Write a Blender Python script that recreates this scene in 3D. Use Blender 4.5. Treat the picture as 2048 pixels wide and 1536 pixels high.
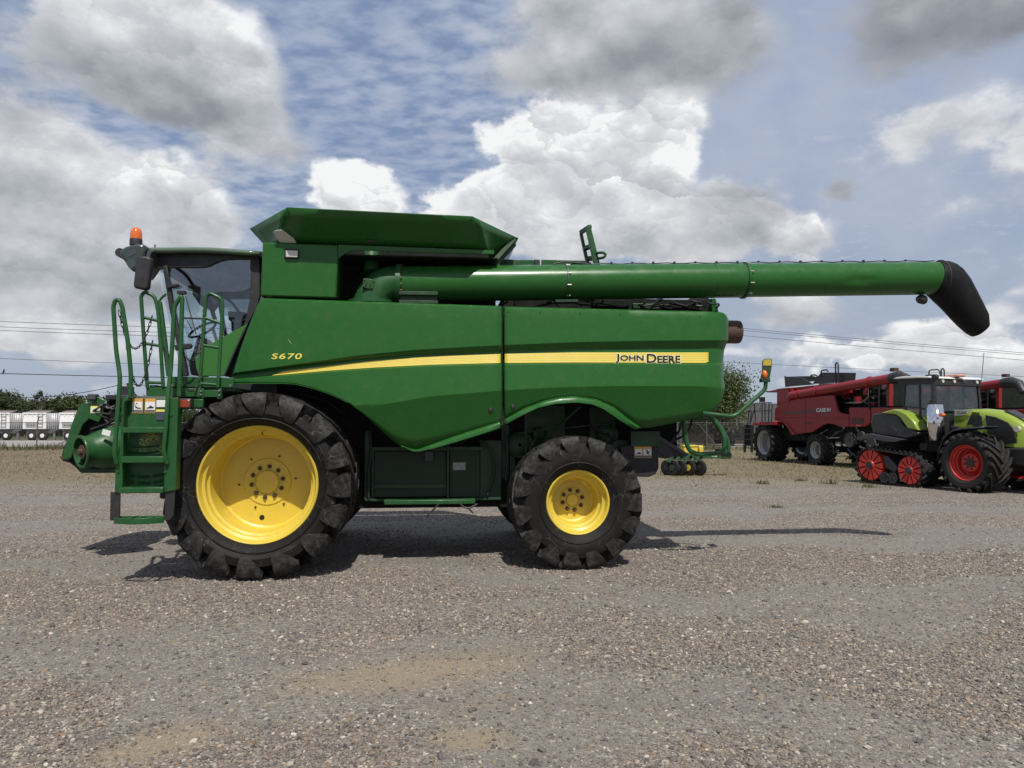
import bpy, bmesh, math, random
import numpy as np
from mathutils import Vector, Matrix
random.seed(7); rng = np.random.default_rng(11)
R = math.radians
for o in list(bpy.data.objects): bpy.data.objects.remove(o)
scn = bpy.context.scene
C = scn.collection
# ------------------------------------------------------------------ camera
FPX = 1490.0; CAMH = 1.62; TILT = math.atan(82/FPX)
cam_d = bpy.data.cameras.new('camera'); cam = bpy.data.objects.new('camera', cam_d); C.objects.link(cam)
cam_d.sensor_width = 36; cam_d.lens = FPX/2048*36; cam_d.clip_end = 6000; cam_d.clip_start = .05
cam.location = (0, 0, CAMH); cam.rotation_euler = (math.pi/2+TILT, 0, 0)
scn.camera = cam
# ------------------------------------------------------------------ sun and sky
SUN_H = Vector((.2, -1.0)).normalized(); SUN_EL = R(57)
sun_d = bpy.data.lights.new('sun', 'SUN'); sun_d.energy = 4.0; sun_d.angle = R(.6); sun_d.color = (1, .955, .88)
sun = bpy.data.objects.new('sun', sun_d); C.objects.link(sun)
sdir = Vector((SUN_H.x*math.cos(SUN_EL), SUN_H.y*math.cos(SUN_EL), math.sin(SUN_EL)))
sun.rotation_euler = sdir.to_track_quat('Z', 'Y').to_euler(); sun.location = sdir*60
vs = scn.view_settings; vs.view_transform = 'Standard'; vs.look = 'None'; vs.exposure = 0.24; vs.gamma = 1; vs.use_curve_mapping = False
for _k, _v in (('max_bounces', 7), ('diffuse_bounces', 3), ('glossy_bounces', 3), ('transmission_bounces', 4), ('transparent_max_bounces', 10)): setattr(scn.cycles, _k, _v)

class NT:
    """small helper to write shader graphs"""
    def __init__(s, tree): s.t = tree; s.n = tree.nodes; s.l = tree.links
    def new(s, typ, **kw):
        n = s.n.new(typ)
        for k, v in kw.items(): setattr(n, k, v)
        return n
    def put(s, inp, v):
        if isinstance(v, bpy.types.NodeSocket): s.l.new(v, inp)
        elif v is not None: inp.default_value = v
    def m(s, op, a, b=None, c=None, clamp=False):
        n = s.new('ShaderNodeMath', operation=op); n.use_clamp = clamp
        s.put(n.inputs[0], a); s.put(n.inputs[1], b); s.put(n.inputs[2], c); return n.outputs[0]
    def vm(s, op, a, b=None, scale=None):
        n = s.new('ShaderNodeVectorMath', operation=op); s.put(n.inputs[0], a); s.put(n.inputs[1], b)
        if scale is not None: s.put(n.inputs['Scale'], scale)
        return n.outputs['Value' if op in ('DOT_PRODUCT', 'LENGTH', 'DISTANCE') else 'Vector']
    def noise(s, vec, scale, detail=4, rough=.55, dist=0, lac=2.0):
        n = s.new('ShaderNodeTexNoise'); s.put(n.inputs['Vector'], vec); n.inputs['Scale'].default_value = scale
        n.inputs['Detail'].default_value = detail; n.inputs['Roughness'].default_value = rough
        n.inputs['Distortion'].default_value = dist; n.inputs['Lacunarity'].default_value = lac
        return n.outputs['Fac']
    def voro(s, vec, scale, feature='F1', out='Distance', rnd=1):
        n = s.new('ShaderNodeTexVoronoi', feature=feature); s.put(n.inputs['Vector'], vec)
        n.inputs['Scale'].default_value = scale; n.inputs['Randomness'].default_value = rnd
        return n.outputs[out]
    def ramp(s, f, lo, hi, a=0., b=1., smooth=True):
        n = s.new('ShaderNodeMapRange'); n.interpolation_type = 'SMOOTHSTEP' if smooth else 'LINEAR'
        s.put(n.inputs[0], f); s.put(n.inputs[1], lo); s.put(n.inputs[2], hi); s.put(n.inputs[3], a); s.put(n.inputs[4], b)
        return n.outputs[0]
    def mix(s, f, a, b, blend='MIX'):
        n = s.new('ShaderNodeMix', data_type='RGBA', blend_type=blend)
        s.put(n.inputs['Factor'], f)
        for i, v in ((6, a), (7, b)):
            if not isinstance(v, bpy.types.NodeSocket): v = tuple(v)+((1,) if len(v) == 3 else ())
            s.put(n.inputs[i], v)
        return n.outputs[2]
    def cramp(s, f, stops):
        n = s.new('ShaderNodeValToRGB'); s.put(n.inputs[0], f); e = n.color_ramp.elements
        while len(e) < len(stops): e.new(.5)
        for k, (p, c) in enumerate(stops): e[k].position = p; e[k].color = tuple(c)+(1,)
        return n.outputs[0]

world = bpy.data.worlds.new('World'); scn.world = world; world.use_nodes = True
def build_sky():
    w = NT(world.node_tree)
    bg = w.n['Background']
    sky = w.new('ShaderNodeTexSky', sky_type='NISHITA'); sky.sun_disc = False
    sky.sun_elevation = SUN_EL; sky.sun_rotation = math.atan2(SUN_H.x, SUN_H.y); sky.air_density = 1.0; sky.dust_density = 1.5
    tc = w.new('ShaderNodeTexCoord'); d = w.vm('NORMALIZE', tc.outputs['Generated'])
    sep = w.new('ShaderNodeSeparateXYZ'); w.l.new(d, sep.inputs[0]); x, y, z = sep.outputs
    az = w.m('MULTIPLY', w.m('ARCTAN2', x, y), 57.29578); el = w.m('MULTIPLY', w.m('ARCSINE', z), 57.29578)
    ds = w.vm('MULTIPLY', d, (1, 1, 1.45))
    nz = w.new('ShaderNodeTexNoise'); w.l.new(ds, nz.inputs['Vector']); nz.inputs['Scale'].default_value = 7.5; nz.inputs['Detail'].default_value = 6; nz.inputs['Roughness'].default_value = .60
    n1 = nz.outputs['Fac']; warp = w.vm('SUBTRACT', nz.outputs['Color'], (.5, .5, .5))
    dw = w.vm('ADD', ds, w.vm('SCALE', warp, scale=.14))
    def billow(sc):                                  # rounded lumps: distance, and how far the point lies on the lit upper side of its lump
        n = w.new('ShaderNodeTexVoronoi'); w.l.new(dw, n.inputs['Vector']); n.inputs['Scale'].default_value = sc
        return n.outputs['Distance'], w.m('MULTIPLY', w.vm('DOT_PRODUCT', w.vm('SUBTRACT', dw, n.outputs['Position']), (.25, -.25, .93)), sc)
    v1, l1 = billow(13); v2, l2 = billow(31)
    lump = w.m('MULTIPLY_ADD', l1, .62, w.m('MULTIPLY', l2, .38))
    sw_ = w.new('ShaderNodeSeparateXYZ'); w.l.new(warp, sw_.inputs[0])
    azw = w.m('MULTIPLY_ADD', sw_.outputs[0], 9.0, az); elw = w.m('MULTIPLY_ADD', sw_.outputs[1], 5.5, el)
    def ang(px, py):
        u = (px-1024)/FPX; v = (768-py)/FPX; ct, st = math.cos(TILT), math.sin(TILT)
        q = Vector((u, ct-v*st, st+v*ct)).normalized()
        return math.degrees(math.atan2(q.x, q.y)), math.degrees(math.asin(q.z))
    # cumulus: pixel centre, half sizes (deg), weight, tone, top-to-base gradient, crispness
    blobs = [(300, 70, 8.0, 5.0, 1.3, .70, .22, .5), (340, 170, 7.4, 2.6, 1.1, .44, .24, .1), (490, 200, 3.4, 5.0, .9, .74, .10, .6), (560, 300, 3.4, 2.6, .55, .66, .1, .1), (250, 370, 6.6, 3.8, 1.3, .80, .16, .8), (340, 440, 5.5, 3.2, 1.1, .66, .12, .6), (40, 250, 3.5, 2.6, .7, .68, .1, .2), (20, 350, 4, 3, .8, .66, .1, .2),
             (80, 455, 6.5, 2.4, 1.1, .46, .16, .2), (60, 530, 4.8, 1.7, 1.2, .92, .16, .7), (215, 575, 8, 1.8, 1.2, .44, .24, .4), (100, 610, 7, 1.8, .8, .62, .2, .3), (690, 390, 3.6, 2.6, 1.2, .94, .14, .9), (760, 405, 3, 1.8, 1.1, .9, .14, .9),
             (1080, 300, 5.8, 3.8, 1.3, .95, .14, 1), (1200, 340, 5.6, 4.4, 1.3, .84, .16, .9), (1330, 290, 3.8, 3.8, 1.2, .95, .14, 1), (1180, 455, 9.5, 3.6, 1.4, .80, .14, .8), (1340, 470, 4, 3, 1.2, .92, .12, .9), (1480, 440, 4.0, 3.4, 1.3, .50, .26, .6), (1600, 480, 3.4, 2.8, 1.2, .94, .12, .9),
             (1170, 50, 7.0, 4.6, 1.3, .66, .20, .2), (1220, 130, 8.0, 2.4, 1.1, .38, .2, .1), (1420, 85, 5.6, 4.0, 1.25, .38, .26, .1), (1960, -10, 9.5, 4.2, 1.6, .28, .10, .1), (1694, 365, 1.9, 1.1, .72, .42, .12, .1), (1860, 245, 5.0, 1.7, .8, .80, .10, .2),
             (2050, 270, 2.6, 2.4, .7, .76, .1, .2), (1700, 705, 4.2, 1.2, 1.0, .90, .20, .7), (1870, 690, 4, 1.9, 1.1, .86, .24, .7), (2000, 705, 4, 1.7, 1.0, .88, .24, .7), (1590, 625, 5.4, 1.8, .9, .66, .2, .4), (950, 410, 4.2, 2.4, 1.2, .92, .14, .9),
             (110, 680, 9, 1.3, .8, .82, .2, .2), (-500, 250, 16, 6, 1.0, .6, .2, .3), (2700, 300, 18, 6, 1.0, .58, .2, .3)]
    sw = sb = sc = None
    for px, py, ra, re, wt, br, gr, cr in blobs:
        a0, e0 = ang(px, py)
        u = w.m('MULTIPLY_ADD', azw, 1/ra, -a0/ra); v = w.m('MULTIPLY_ADD', elw, 1/re, -e0/re)
        q = w.m('MULTIPLY_ADD', u, u, w.m('MULTIPLY', v, v))
        g = w.m('MULTIPLY', w.m('EXPONENT', w.m('MULTIPLY', q, -1.75)), wt*1.15)
        b = w.m('MULTIPLY', g, w.m('MULTIPLY_ADD', v, gr, br))
        sw = g if sw is None else w.m('ADD', sw, g); sb = b if sb is None else w.m('ADD', sb, b)
        sc = w.m('MULTIPLY', g, cr) if sc is None else w.m('MULTIPLY_ADD', g, cr, sc)
    # the rest of the dome goes on with the same broken cumulus
    far = w.ramp(w.m('ABSOLUTE', az), 42, 70); up = w.ramp(el, 33, 48); rest = w.m('MAXIMUM', far, up)
    gcov = w.m('MULTIPLY', rest, w.ramp(w.noise(ds, 2.4, 2, .55), .42, .72))
    sw = w.m('ADD', sw, gcov); sb = w.m('MULTIPLY_ADD', gcov, .6, sb)
    # small far cumulus standing low over the horizon all round
    low = w.m('MULTIPLY', w.ramp(w.noise(w.vm('MULTIPLY', d, (1, 1, 2.6)), 9, 2, .55), .42, .72), w.m('MULTIPLY', w.ramp(el, 16, 8), .62)); sw = w.m('ADD', sw, low); sb = w.m('MULTIPLY_ADD', low, .84, sb); sc = w.m('MULTIPLY_ADD', low, .5, sc)
    inv = w.m('DIVIDE', 1.0, w.m('MAXIMUM', sw, .02)); tone = w.m('MULTIPLY', sb, inv); crisp = w.m('MULTIPLY', sc, inv)
    bill = w.m('ADD', w.m('MULTIPLY', w.m('SUBTRACT', .40, v1), .62), w.m('MULTIPLY', w.m('SUBTRACT', .40, v2), .30))
    det = w.m('MULTIPLY_ADD', w.m('SUBTRACT', n1, .5), 1.25, w.m('MULTIPLY', bill, crisp))
    dens = w.m('ADD', w.m('MINIMUM', sw, 1.2), det)
    hw = w.m('MULTIPLY_ADD', crisp, -.17, .36)
    alpha = w.ramp(dens, w.m('SUBTRACT', .5, hw), w.m('ADD', .5, hw))
    off = w.vm('ADD', ds, (.006, -.008, .035)); n1b = w.noise(off, 7.5, 2, .5)
    rel = w.m('MULTIPLY', w.m('SUBTRACT', n1, n1b), 1.35)
    edge = w.m('MULTIPLY', w.ramp(dens, .5, 1.1, .14, -.04), w.m('MULTIPLY_ADD', crisp, .8, .2))
    sh = w.m('ADD', w.m('ADD', w.m('ADD', tone, rel), edge), w.m('MULTIPLY', w.m('ADD', w.m('MULTIPLY', lump, .25), w.m('MULTIPLY', bill, .3)), w.m('MULTIPLY_ADD', crisp, .85, .15)), clamp=True)
    ccol = w.cramp(sh, [(0, (.21, .23, .262)), (.25, (.285, .307, .343)), (.5, (.41, .433, .468)), (.75, (.56, .575, .60)), (.92, (.71, .722, .742)), (1, (.86, .865, .87))])
    # thin high layer: mottled altocumulus over blue, milky veil towards the right
    zz = w.m('ADD', w.m('MAXIMUM', z, 0), .06)
    pc = w.new('ShaderNodeCombineXYZ'); w.put(pc.inputs[0], w.m('DIVIDE', x, zz)); w.put(pc.inputs[1], w.m('DIVIDE', y, zz)); pv = pc.outputs[0]
    rot = w.new('ShaderNodeMapping'); w.put(rot.inputs[0], pv); rot.inputs['Rotation'].default_value = (0, 0, .35); rot.inputs['Scale'].default_value = (1, 1.25, 1)
    mot = w.noise(rot.outputs[0], 11, 3, .5); big = w.noise(pv, 1.0, 1, .5)
    veil = w.m('MULTIPLY', w.ramp(mot, .22, .74), w.ramp(big, .22, .6, .55, .95))
    right = w.ramp(az, -4, 14); haze = w.ramp(el, 3, 20, .92, .12)
    veil = w.m('MAXIMUM', w.m('MAXIMUM', veil, haze), w.m('MULTIPLY', right, w.ramp(n1, .3, .7, .62, .92)))
    clear = w.mix(.75, w.vm('SCALE', sky.outputs[0], scale=.08), (.185, .265, .45))
    veilc = w.mix(w.ramp(el, 2, 20), (.39, .445, .53), (.42, .475, .59))
    base = w.mix(veil, clear, veilc)
    col = w.mix(alpha, base, ccol)
    w.l.new(col, bg.inputs['Color']); bg.inputs['Strength'].default_value = .90
    world.cycles.sampling_method = 'NONE'
build_sky()

# ------------------------------------------------------------------ frames: turn measured picture points into metres on a known plane
def ray(px, py):
    u = (px-1024)/FPX; v = (768-py)/FPX; ct, st = math.cos(TILT), math.sin(TILT)
    return (u, ct-v*st, st+v*ct)
def gnd(px, py, z=0.):
    d = ray(px, py); k = (z-CAMH)/d[2]; return (d[0]*k, d[1]*k)
def at(px, py, Y):
    d = ray(px, py); k = Y/d[1]; return Vector((d[0]*k, Y, CAMH+d[2]*k))
class Frame:
    def __init__(s, O, psi): s.O = O; s.psi = psi; s.ex = (math.cos(psi), math.sin(psi)); s.ey = (-math.sin(psi), math.cos(psi))
    def P(s, px, py, yl):
        d = ray(px, py); k = (yl+s.O[0]*s.ey[0]+s.O[1]*s.ey[1])/(d[0]*s.ey[0]+d[1]*s.ey[1])
        X, Y = d[0]*k-s.O[0], d[1]*k-s.O[1]
        return Vector((X*s.ex[0]+Y*s.ex[1], yl, CAMH+d[2]*k))
    def L(s, pts, yl): return [s.P(a, b, yl) for a, b in pts]

# ------------------------------------------------------------------ mesh builder
class MB:
    def __init__(s): s.v = []; s.f = []; s.m = []
    def add(s, vs, fs, mi=0):
        o = len(s.v); s.v += [tuple(p) for p in vs]; s.f += [tuple(i+o for i in q) for q in fs]; s.m += [mi]*len(fs); return s
    def box(s, x0, x1, y0, y1, z0, z1, mi=0):
        return s.add([(x0, y0, z0), (x1, y0, z0), (x1, y1, z0), (x0, y1, z0), (x0, y0, z1), (x1, y0, z1), (x1, y1, z1), (x0, y1, z1)],
                     [(0, 3, 2, 1), (4, 5, 6, 7), (0, 1, 5, 4), (1, 2, 6, 5), (2, 3, 7, 6), (3, 0, 4, 7)], mi)
    def prism(s, pts, dy, mi=0):      # outline (Vectors on one plane), pushed along local y by dy
        n = len(pts); a = [tuple(p) for p in pts]; b = [(p[0], p[1]+dy, p[2]) for p in pts]
        return s.add(a+b, [tuple(range(n)), tuple(reversed(range(n, 2*n)))]+[(i, i+n, (i+1) % n+n, (i+1) % n) for i in range(n)], mi)
    def ext(s, pts, vec, mi=0):
        n = len(pts); v = Vector(vec); a = [tuple(p) for p in pts]; b = [tuple(Vector(p)+v) for p in pts]
        return s.add(a+b, [tuple(range(n)), tuple(reversed(range(n, 2*n)))]+[(i, i+n, (i+1) % n+n, (i+1) % n) for i in range(n)], mi)
    def loft(s, rings, caps=True, mi=0, closed=True):
        n = len(rings[0]); vs = [p for r in rings for p in r]; fs = []
        for k in range(len(rings)-1):
            for i in range(n if closed else n-1):
                j = (i+1) % n; fs.append((k*n+i, k*n+j, (k+1)*n+j, (k+1)*n+i))
        if caps and closed: fs += [tuple(reversed(range(n))), tuple(range((len(rings)-1)*n, len(rings)*n))]
        return s.add(vs, fs, mi)
    def tube(s, pts, r, seg=8, mi=0, caps=True, fillet=0):
        pts = [Vector(p) for p in pts]
        if fillet: pts = round_path(pts, fillet)
        rs = r if isinstance(r, (list, tuple)) else [r]*len(pts)
        rings = []; t0 = (pts[1]-pts[0]).normalized(); up = Vector((0, 0, 1)) if abs(t0.z) < .9 else Vector((0, 1, 0))
        nrm = t0.cross(up).normalized()
        for i, p in enumerate(pts):
            t = (pts[min(i+1, len(pts)-1)]-pts[max(i-1, 0)]).normalized()
            nrm = (nrm-t*nrm.dot(t)).normalized(); b = t.cross(nrm)
            rings.append([p+(nrm*math.cos(a)+b*math.sin(a))*rs[i] for a in [2*math.pi*k/seg for k in range(seg)]])
        return s.loft(rings, caps, mi)
    def bar(s, p, q, w, h, mi=0, up=(0, 1, 0)):      # rectangular bar: w across, h along up
        p, q = Vector(p), Vector(q); t = (q-p).normalized(); u = Vector(up); u = (u-t*u.dot(t)).normalized(); n = t.cross(u)
        rg = lambda c: [c+n*w/2+u*h/2, c-n*w/2+u*h/2, c-n*w/2-u*h/2, c+n*w/2-u*h/2]
        return s.loft([rg(p), rg(q)], True, mi)
    def lathe(s, prof, c=(0, 0, 0), seg=48, mi=0, a0=0, a1=2*math.pi, axis='y'):
        full = abs(a1-a0-2*math.pi) < 1e-6; n = seg if full else seg+1; rings = []
        for r, w in prof:
            ring = []
            for k in range(n):
                a = a0+(a1-a0)*k/seg; u, v = r*math.cos(a), r*math.sin(a)
                ring.append({'y': (c[0]+u, c[1]+w, c[2]+v), 'z': (c[0]+u, c[1]+v, c[2]+w), 'x': (c[0]+w, c[1]+u, c[2]+v)}[axis])
            rings.append(ring)
        return s.loft(rings, False, mi, closed=full)
    def disc(s, c, r, h, seg=24, mi=0, axis='y'):
        return s.lathe([(1e-4, 0), (r, 0), (r, h), (1e-4, h)], c, seg, mi, axis=axis)
    def grid(s, rows, mi=0): return s.loft(rows, False, mi, closed=False)
def round_path(pts, r, n=4):
    out = [pts[0]]
    for i in range(1, len(pts)-1):
        a, b, c = pts[i-1], pts[i], pts[i+1]; d = min(r, (a-b).length*.45, (c-b).length*.45)
        p, q = b+(a-b).normalized()*d, b+(c-b).normalized()*d
        for k in range(n+1):
            t = k/n; out.append(p*(1-t)**2+b*2*t*(1-t)+q*t*t)
    return out+[pts[-1]]
def thing(name, label, cat, loc=(0, 0, 0), rz=0, group=None, kind=None):
    o = bpy.data.objects.new(name, None); C.objects.link(o); o.location = loc; o.rotation_euler = (0, 0, rz); o.empty_display_size = .2
    return tag(o, label, cat, group, kind)
def tag(o, label=None, cat=None, group=None, kind=None):
    for k, v in (('label', label), ('category', cat), ('group', group), ('kind', kind)):
        if v: o[k] = v
    return o
def obj(name, mb, mat, parent=None, bev=0, sharp=40, label=None, solid=0, fix=True):
    me = bpy.data.meshes.new(name); me.from_pydata(mb.v, [], mb.f)
    mats = mat if isinstance(mat, (list, tuple)) else [mat]
    for q in mats: me.materials.append(q)
    if len(mats) > 1: me.polygons.foreach_set('material_index', mb.m)
    if fix:
        bm = bmesh.new(); bm.from_mesh(me); bmesh.ops.recalc_face_normals(bm, faces=bm.faces); bm.to_mesh(me); bm.free()
    me.polygons.foreach_set('use_smooth', [True]*len(me.polygons))
    if sharp is not None: me.set_sharp_from_angle(angle=R(sharp))
    o = bpy.data.objects.new(name, me); C.objects.link(o); o.parent = parent
    if solid: m = o.modifiers.new('s', 'SOLIDIFY'); m.thickness = abs(solid); m.offset = -1 if solid > 0 else 1; m.use_even_offset = False
    if bev: m = o.modifiers.new('b', 'BEVEL'); m.width = bev; m.segments = 2; m.limit_method = 'ANGLE'; m.angle_limit = R(38); m.harden_normals = False
    if label: o['label'] = label
    return o
def copy_tree(o, parent=None):
    c = o.copy(); C.objects.link(c); c.parent = parent
    for ch in list(o.children): copy_tree(ch, c)
    return c
def lerp_curve(pts):
    xs = [p[0] for p in pts]; ys = [p[1] for p in pts]
    return lambda x: float(np.interp(x, xs, ys))
def text_mesh(body, fit, offset=0, extrude=.0015, shear=0, caps=False, spacing=1.0):
    """lettering fitted to fit = (fn(u,v)->Vector), u,v in 0..1 over the text box"""
    cu = bpy.data.curves.new('t', 'FONT'); cu.body = body; cu.size = 1; cu.offset = offset; cu.space_character = spacing; cu.resolution_u = 4
    if caps:
        cu.small_caps_scale = .78
        for c in cu.body_format: c.use_small_caps = True
    o = bpy.data.objects.new('t', cu); C.objects.link(o); bpy.context.view_layer.update()
    me = bpy.data.meshes.new_from_object(o.evaluated_get(bpy.context.evaluated_depsgraph_get()))
    vs = [(v.co.x+v.co.y*shear, v.co.y) for v in me.vertices]; fs = [tuple(p.vertices) for p in me.polygons]
    bpy.data.objects.remove(o); bpy.data.curves.remove(cu); bpy.data.meshes.remove(me)
    x0, x1 = min(v[0] for v in vs), max(v[0] for v in vs); y0, y1 = min(v[1] for v in vs), max(v[1] for v in vs)
    mb = MB(); mb.add([fit((a-x0)/(x1-x0), (b-y0)/(y1-y0)) for a, b in vs], fs); return mb

# ------------------------------------------------------------------ materials
MATS = {}
def mat(name, col, rough=.5, metal=0, coat=0, spec=.5, var=.12, nscale=6, bump=0, bscale=60, dust=0, dustcol=(.22, .19, .155), ripple=0):
    if name in MATS: return MATS[name]
    m = bpy.data.materials.new(name); m.use_nodes = True; w = NT(m.node_tree); b = w.n['Principled BSDF']
    tc = w.new('ShaderNodeTexCoord'); oc = tc.outputs['Object']
    n = w.noise(oc, nscale, 4, .6); c = tuple(col)
    cc = w.mix(n, tuple(k*(1-var) for k in c), tuple(min(1, k*(1+var)) for k in c))
    rr = w.ramp(w.noise(oc, nscale*2.3, 5, .6), .3, .7, max(.03, rough*.82), min(1, rough*1.2), False)
    if dust:
        dm = w.m('MULTIPLY', w.ramp(w.noise(oc, 9, 5, .68), .46, .78), dust)
        geo = w.new('ShaderNodeNewGeometry'); sp = w.new('ShaderNodeSeparateXYZ'); w.l.new(geo.outputs['Normal'], sp.inputs[0])
        dm = w.m('MULTIPLY', dm, w.ramp(sp.outputs[2], -.3, .8, .5, 1.6), clamp=True)
        cc = w.mix(dm, cc, dustcol); rr = w.mix(dm, rr, (.9, .9, .9))
    w.l.new(cc, b.inputs['Base Color']); w.l.new(rr, b.inputs['Roughness'])
    b.inputs['Metallic'].default_value = metal; b.inputs['Specular IOR Level'].default_value = spec
    b.inputs['Coat Weight'].default_value = coat; b.inputs['Coat Roughness'].default_value = .12
    if bump:
        bn = w.new('ShaderNodeBump'); bn.inputs['Strength'].default_value = bump; bn.inputs['Distance'].default_value = .01
        w.l.new(w.noise(oc, bscale, 4, .6), bn.inputs['Height']); w.l.new(bn.outputs[0], b.inputs['Normal'])
    if ripple:   # sheet metal is never quite flat
        bn = w.new('ShaderNodeBump'); bn.inputs['Strength'].default_value = ripple; bn.inputs['Distance'].default_value = .05
        w.l.new(w.noise(oc, 2.6, 3, .5), bn.inputs['Height']); w.l.new(bn.outputs[0], b.inputs['Normal'])
    MATS[name] = m; return m
GREEN = mat('green_paint', (.0150, .091, .0145), .30, coat=.12, spec=.30, var=.05, nscale=1.5, dust=.09, ripple=.06)
GREENF = mat('green_frame_paint', (.0120, .072, .0175), .42, coat=.1, spec=.35, var=.08, nscale=4, dust=.16)
YELLOW = mat('yellow_paint', (.62, .46, .05), .36, coat=.2, var=.07, nscale=3, dust=.30, dustcol=(.36, .29, .17))
STRIPE = mat('yellow_stripe', (.80, .63, .10), .4, var=.02, nscale=2)
STRIPE2 = mat('stripe_line', (.58, .42, .05), .4, var=.02)
BLACKP = mat('black_plastic', (.018, .018, .021), .48, var=.15, nscale=5, dust=.12)
GREYP = mat('grey_plastic', (.05, .05, .056), .5, var=.15)
DARK = mat('dark_machinery_shade', (.0065, .0100, .0070), .7, spec=.2, var=.5, nscale=9, dust=.05)  # inner machinery; its near-black base also paints the shade on the tank wall
DGREEN = mat('dark_green_frame', (.009, .040, .012), .5, var=.2, nscale=5, dust=.18)
STEEL = mat('bare_steel', (.32, .30, .28), .42, metal=.9, var=.2)
BOLT = mat('rusty_bolt', (.085, .055, .032), .55, metal=.4, var=.35, nscale=30)
RUST = mat('rusty_exhaust', (.085, .047, .036), .7, metal=.2, var=.4, nscale=14)
CHROME = mat('chrome', (.72, .72, .73), .09, metal=1, var=.03)
WHITE = mat('white_paint', (.74, .74, .73), .42, var=.06, dust=.12)
PALE = mat('pale_plastic', (.50, .49, .45), .5, var=.05)
ORANGE = mat('orange_lens', (.62, .13, .012), .16, coat=.5, var=.06)
ORANGED = mat('dark_orange_lens', (.22, .035, .006), .2, coat=.4, var=.1)
LENS = mat('lamp_lens', (.52, .51, .46), .14, coat=.6, var=.12, nscale=40)
BLACKT = mat('black_decal', (.008, .008, .009), .5, var=.1)
DEEPLT = mat('pale_decal', (.86, .78, .42), .45, var=.03)
LETTER = mat('yellow_lettering', (.72, .62, .12), .45, var=.03)
RED = mat('red_paint', (.235, .013, .019), .42, coat=.12, spec=.35, var=.07, nscale=2, dust=.12)
REDW = mat('red_wheel_paint', (.50, .030, .018), .4, coat=.15, var=.06, dust=.08)
LIME = mat('lime_paint', (.225, .305, .034), .32, coat=.3, var=.04, nscale=2)
SILVER = mat('silver_wheel', (.42, .42, .42), .42, metal=.55, var=.08, dust=.15)
CHARC = mat('charcoal_plastic', (.024, .025, .028), .42, var=.1, dust=.15)
WARN = mat('warning_orange', (.55, .30, .05), .5, var=.04)
DWHITE = mat('decal_white', (.68, .68, .66), .5, var=.05)
DBLUE = mat('decal_slate', (.045, .055, .085), .5, var=.3, nscale=60)
GREYT = mat('decal_grey', (.12, .12, .125), .5, var=.4, nscale=80)
SEATM = mat('seat_cloth', (.03, .032, .036), .85, var=.2, nscale=20)

def rubber(name, base=(.0060, .0057, .0056), web=.9, dust=.5):
    m = bpy.data.materials.new(name); m.use_nodes = True; w = NT(m.node_tree); b = w.n['Principled BSDF']
    tc = w.new('ShaderNodeTexCoord'); oc = tc.outputs['Object']
    nz = w.new('ShaderNodeTexNoise'); w.l.new(oc, nz.inputs['Vector']); nz.inputs['Scale'].default_value = 5; nz.inputs['Detail'].default_value = 3
    wv = w.vm('ADD', oc, w.vm('SCALE', w.vm('SUBTRACT', nz.outputs['Color'], (.5, .5, .5)), scale=.22))
    d1 = w.voro(wv, 4.2, 'DISTANCE_TO_EDGE'); d2 = w.voro(wv, 11, 'DISTANCE_TO_EDGE')
    l1 = w.ramp(d1, .0, .008, .8, 0); l2 = w.ramp(d2, .0, .016, .7, 0)
    brk = w.ramp(w.noise(oc, 3.1, 3, .5), .42, .62); brk2 = w.ramp(w.noise(oc, 4.3, 3, .5), .50, .66)
    lines = w.m('MULTIPLY', w.m('MAXIMUM', w.m('MULTIPLY', l1, brk), w.m('MULTIPLY', l2, brk2)), web)
    at_ = w.new('ShaderNodeAttribute'); at_.attribute_name = 'wear'
    dm = w.m('MULTIPLY', w.ramp(w.noise(oc, 16, 6, .72), .36, .72), dust)
    dm = w.m('MULTIPLY', dm, w.m('ADD', w.m('MULTIPLY', at_.outputs['Fac'], 1.25), .035), clamp=True)
    f = w.m('MAXIMUM', dm, lines, clamp=True)
    col = w.mix(f, w.mix(w.noise(oc, 8, 5), base, tuple(k*1.7 for k in base)), w.mix(lines, (.088, .083, .078), (.22, .205, .185)))
    w.l.new(col, b.inputs['Base Color']); b.inputs['Roughness'].default_value = .66; b.inputs['Specular IOR Level'].default_value = .22
    bn = w.new('ShaderNodeBump'); bn.inputs['Strength'].default_value = .16; bn.inputs['Distance'].default_value = .005
    w.l.new(w.noise(oc, 34, 6, .7), bn.inputs['Height']); w.l.new(bn.outputs[0], b.inputs['Normal'])
    return m
RUBBER = rubber('worn_tyre_rubber'); RUBBER2 = rubber('tyre_rubber', (.014, .0137, .0133), .0, .42)
def glass(name, tint, a=.8, rough=.03, refl=.12):
    m = bpy.data.materials.new(name); m.use_nodes = True; w = NT(m.node_tree); w.n.remove(w.n['Principled BSDF'])
    tr = w.new('ShaderNodeBsdfTransparent'); tr.inputs[0].default_value = (*tint, 1)
    gl = w.new('ShaderNodeBsdfGlossy'); gl.inputs['Roughness'].default_value = rough; gl.inputs[0].default_value = (.9, .93, .95, 1)
    lw = w.new('ShaderNodeLayerWeight'); lw.inputs[0].default_value = .5; frs = w.m('MULTIPLY_ADD', w.m('POWER', lw.outputs['Facing'], 5), .94, .055)
    tc = w.new('ShaderNodeTexCoord')
    smear = w.m('MULTIPLY', w.ramp(w.noise(tc.outputs['Object'], 7, 6, .6), .4, .8), .04)
    mx = w.new('ShaderNodeMixShader'); w.l.new(w.m('ADD', w.m('ADD', frs, refl*.3), smear, clamp=True), mx.inputs[0])
    w.l.new(tr.outputs[0], mx.inputs[1]); w.l.new(gl.outputs[0], mx.inputs[2])
    w.l.new(mx.outputs[0], w.n['Material Output'].inputs[0]); return m
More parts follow.
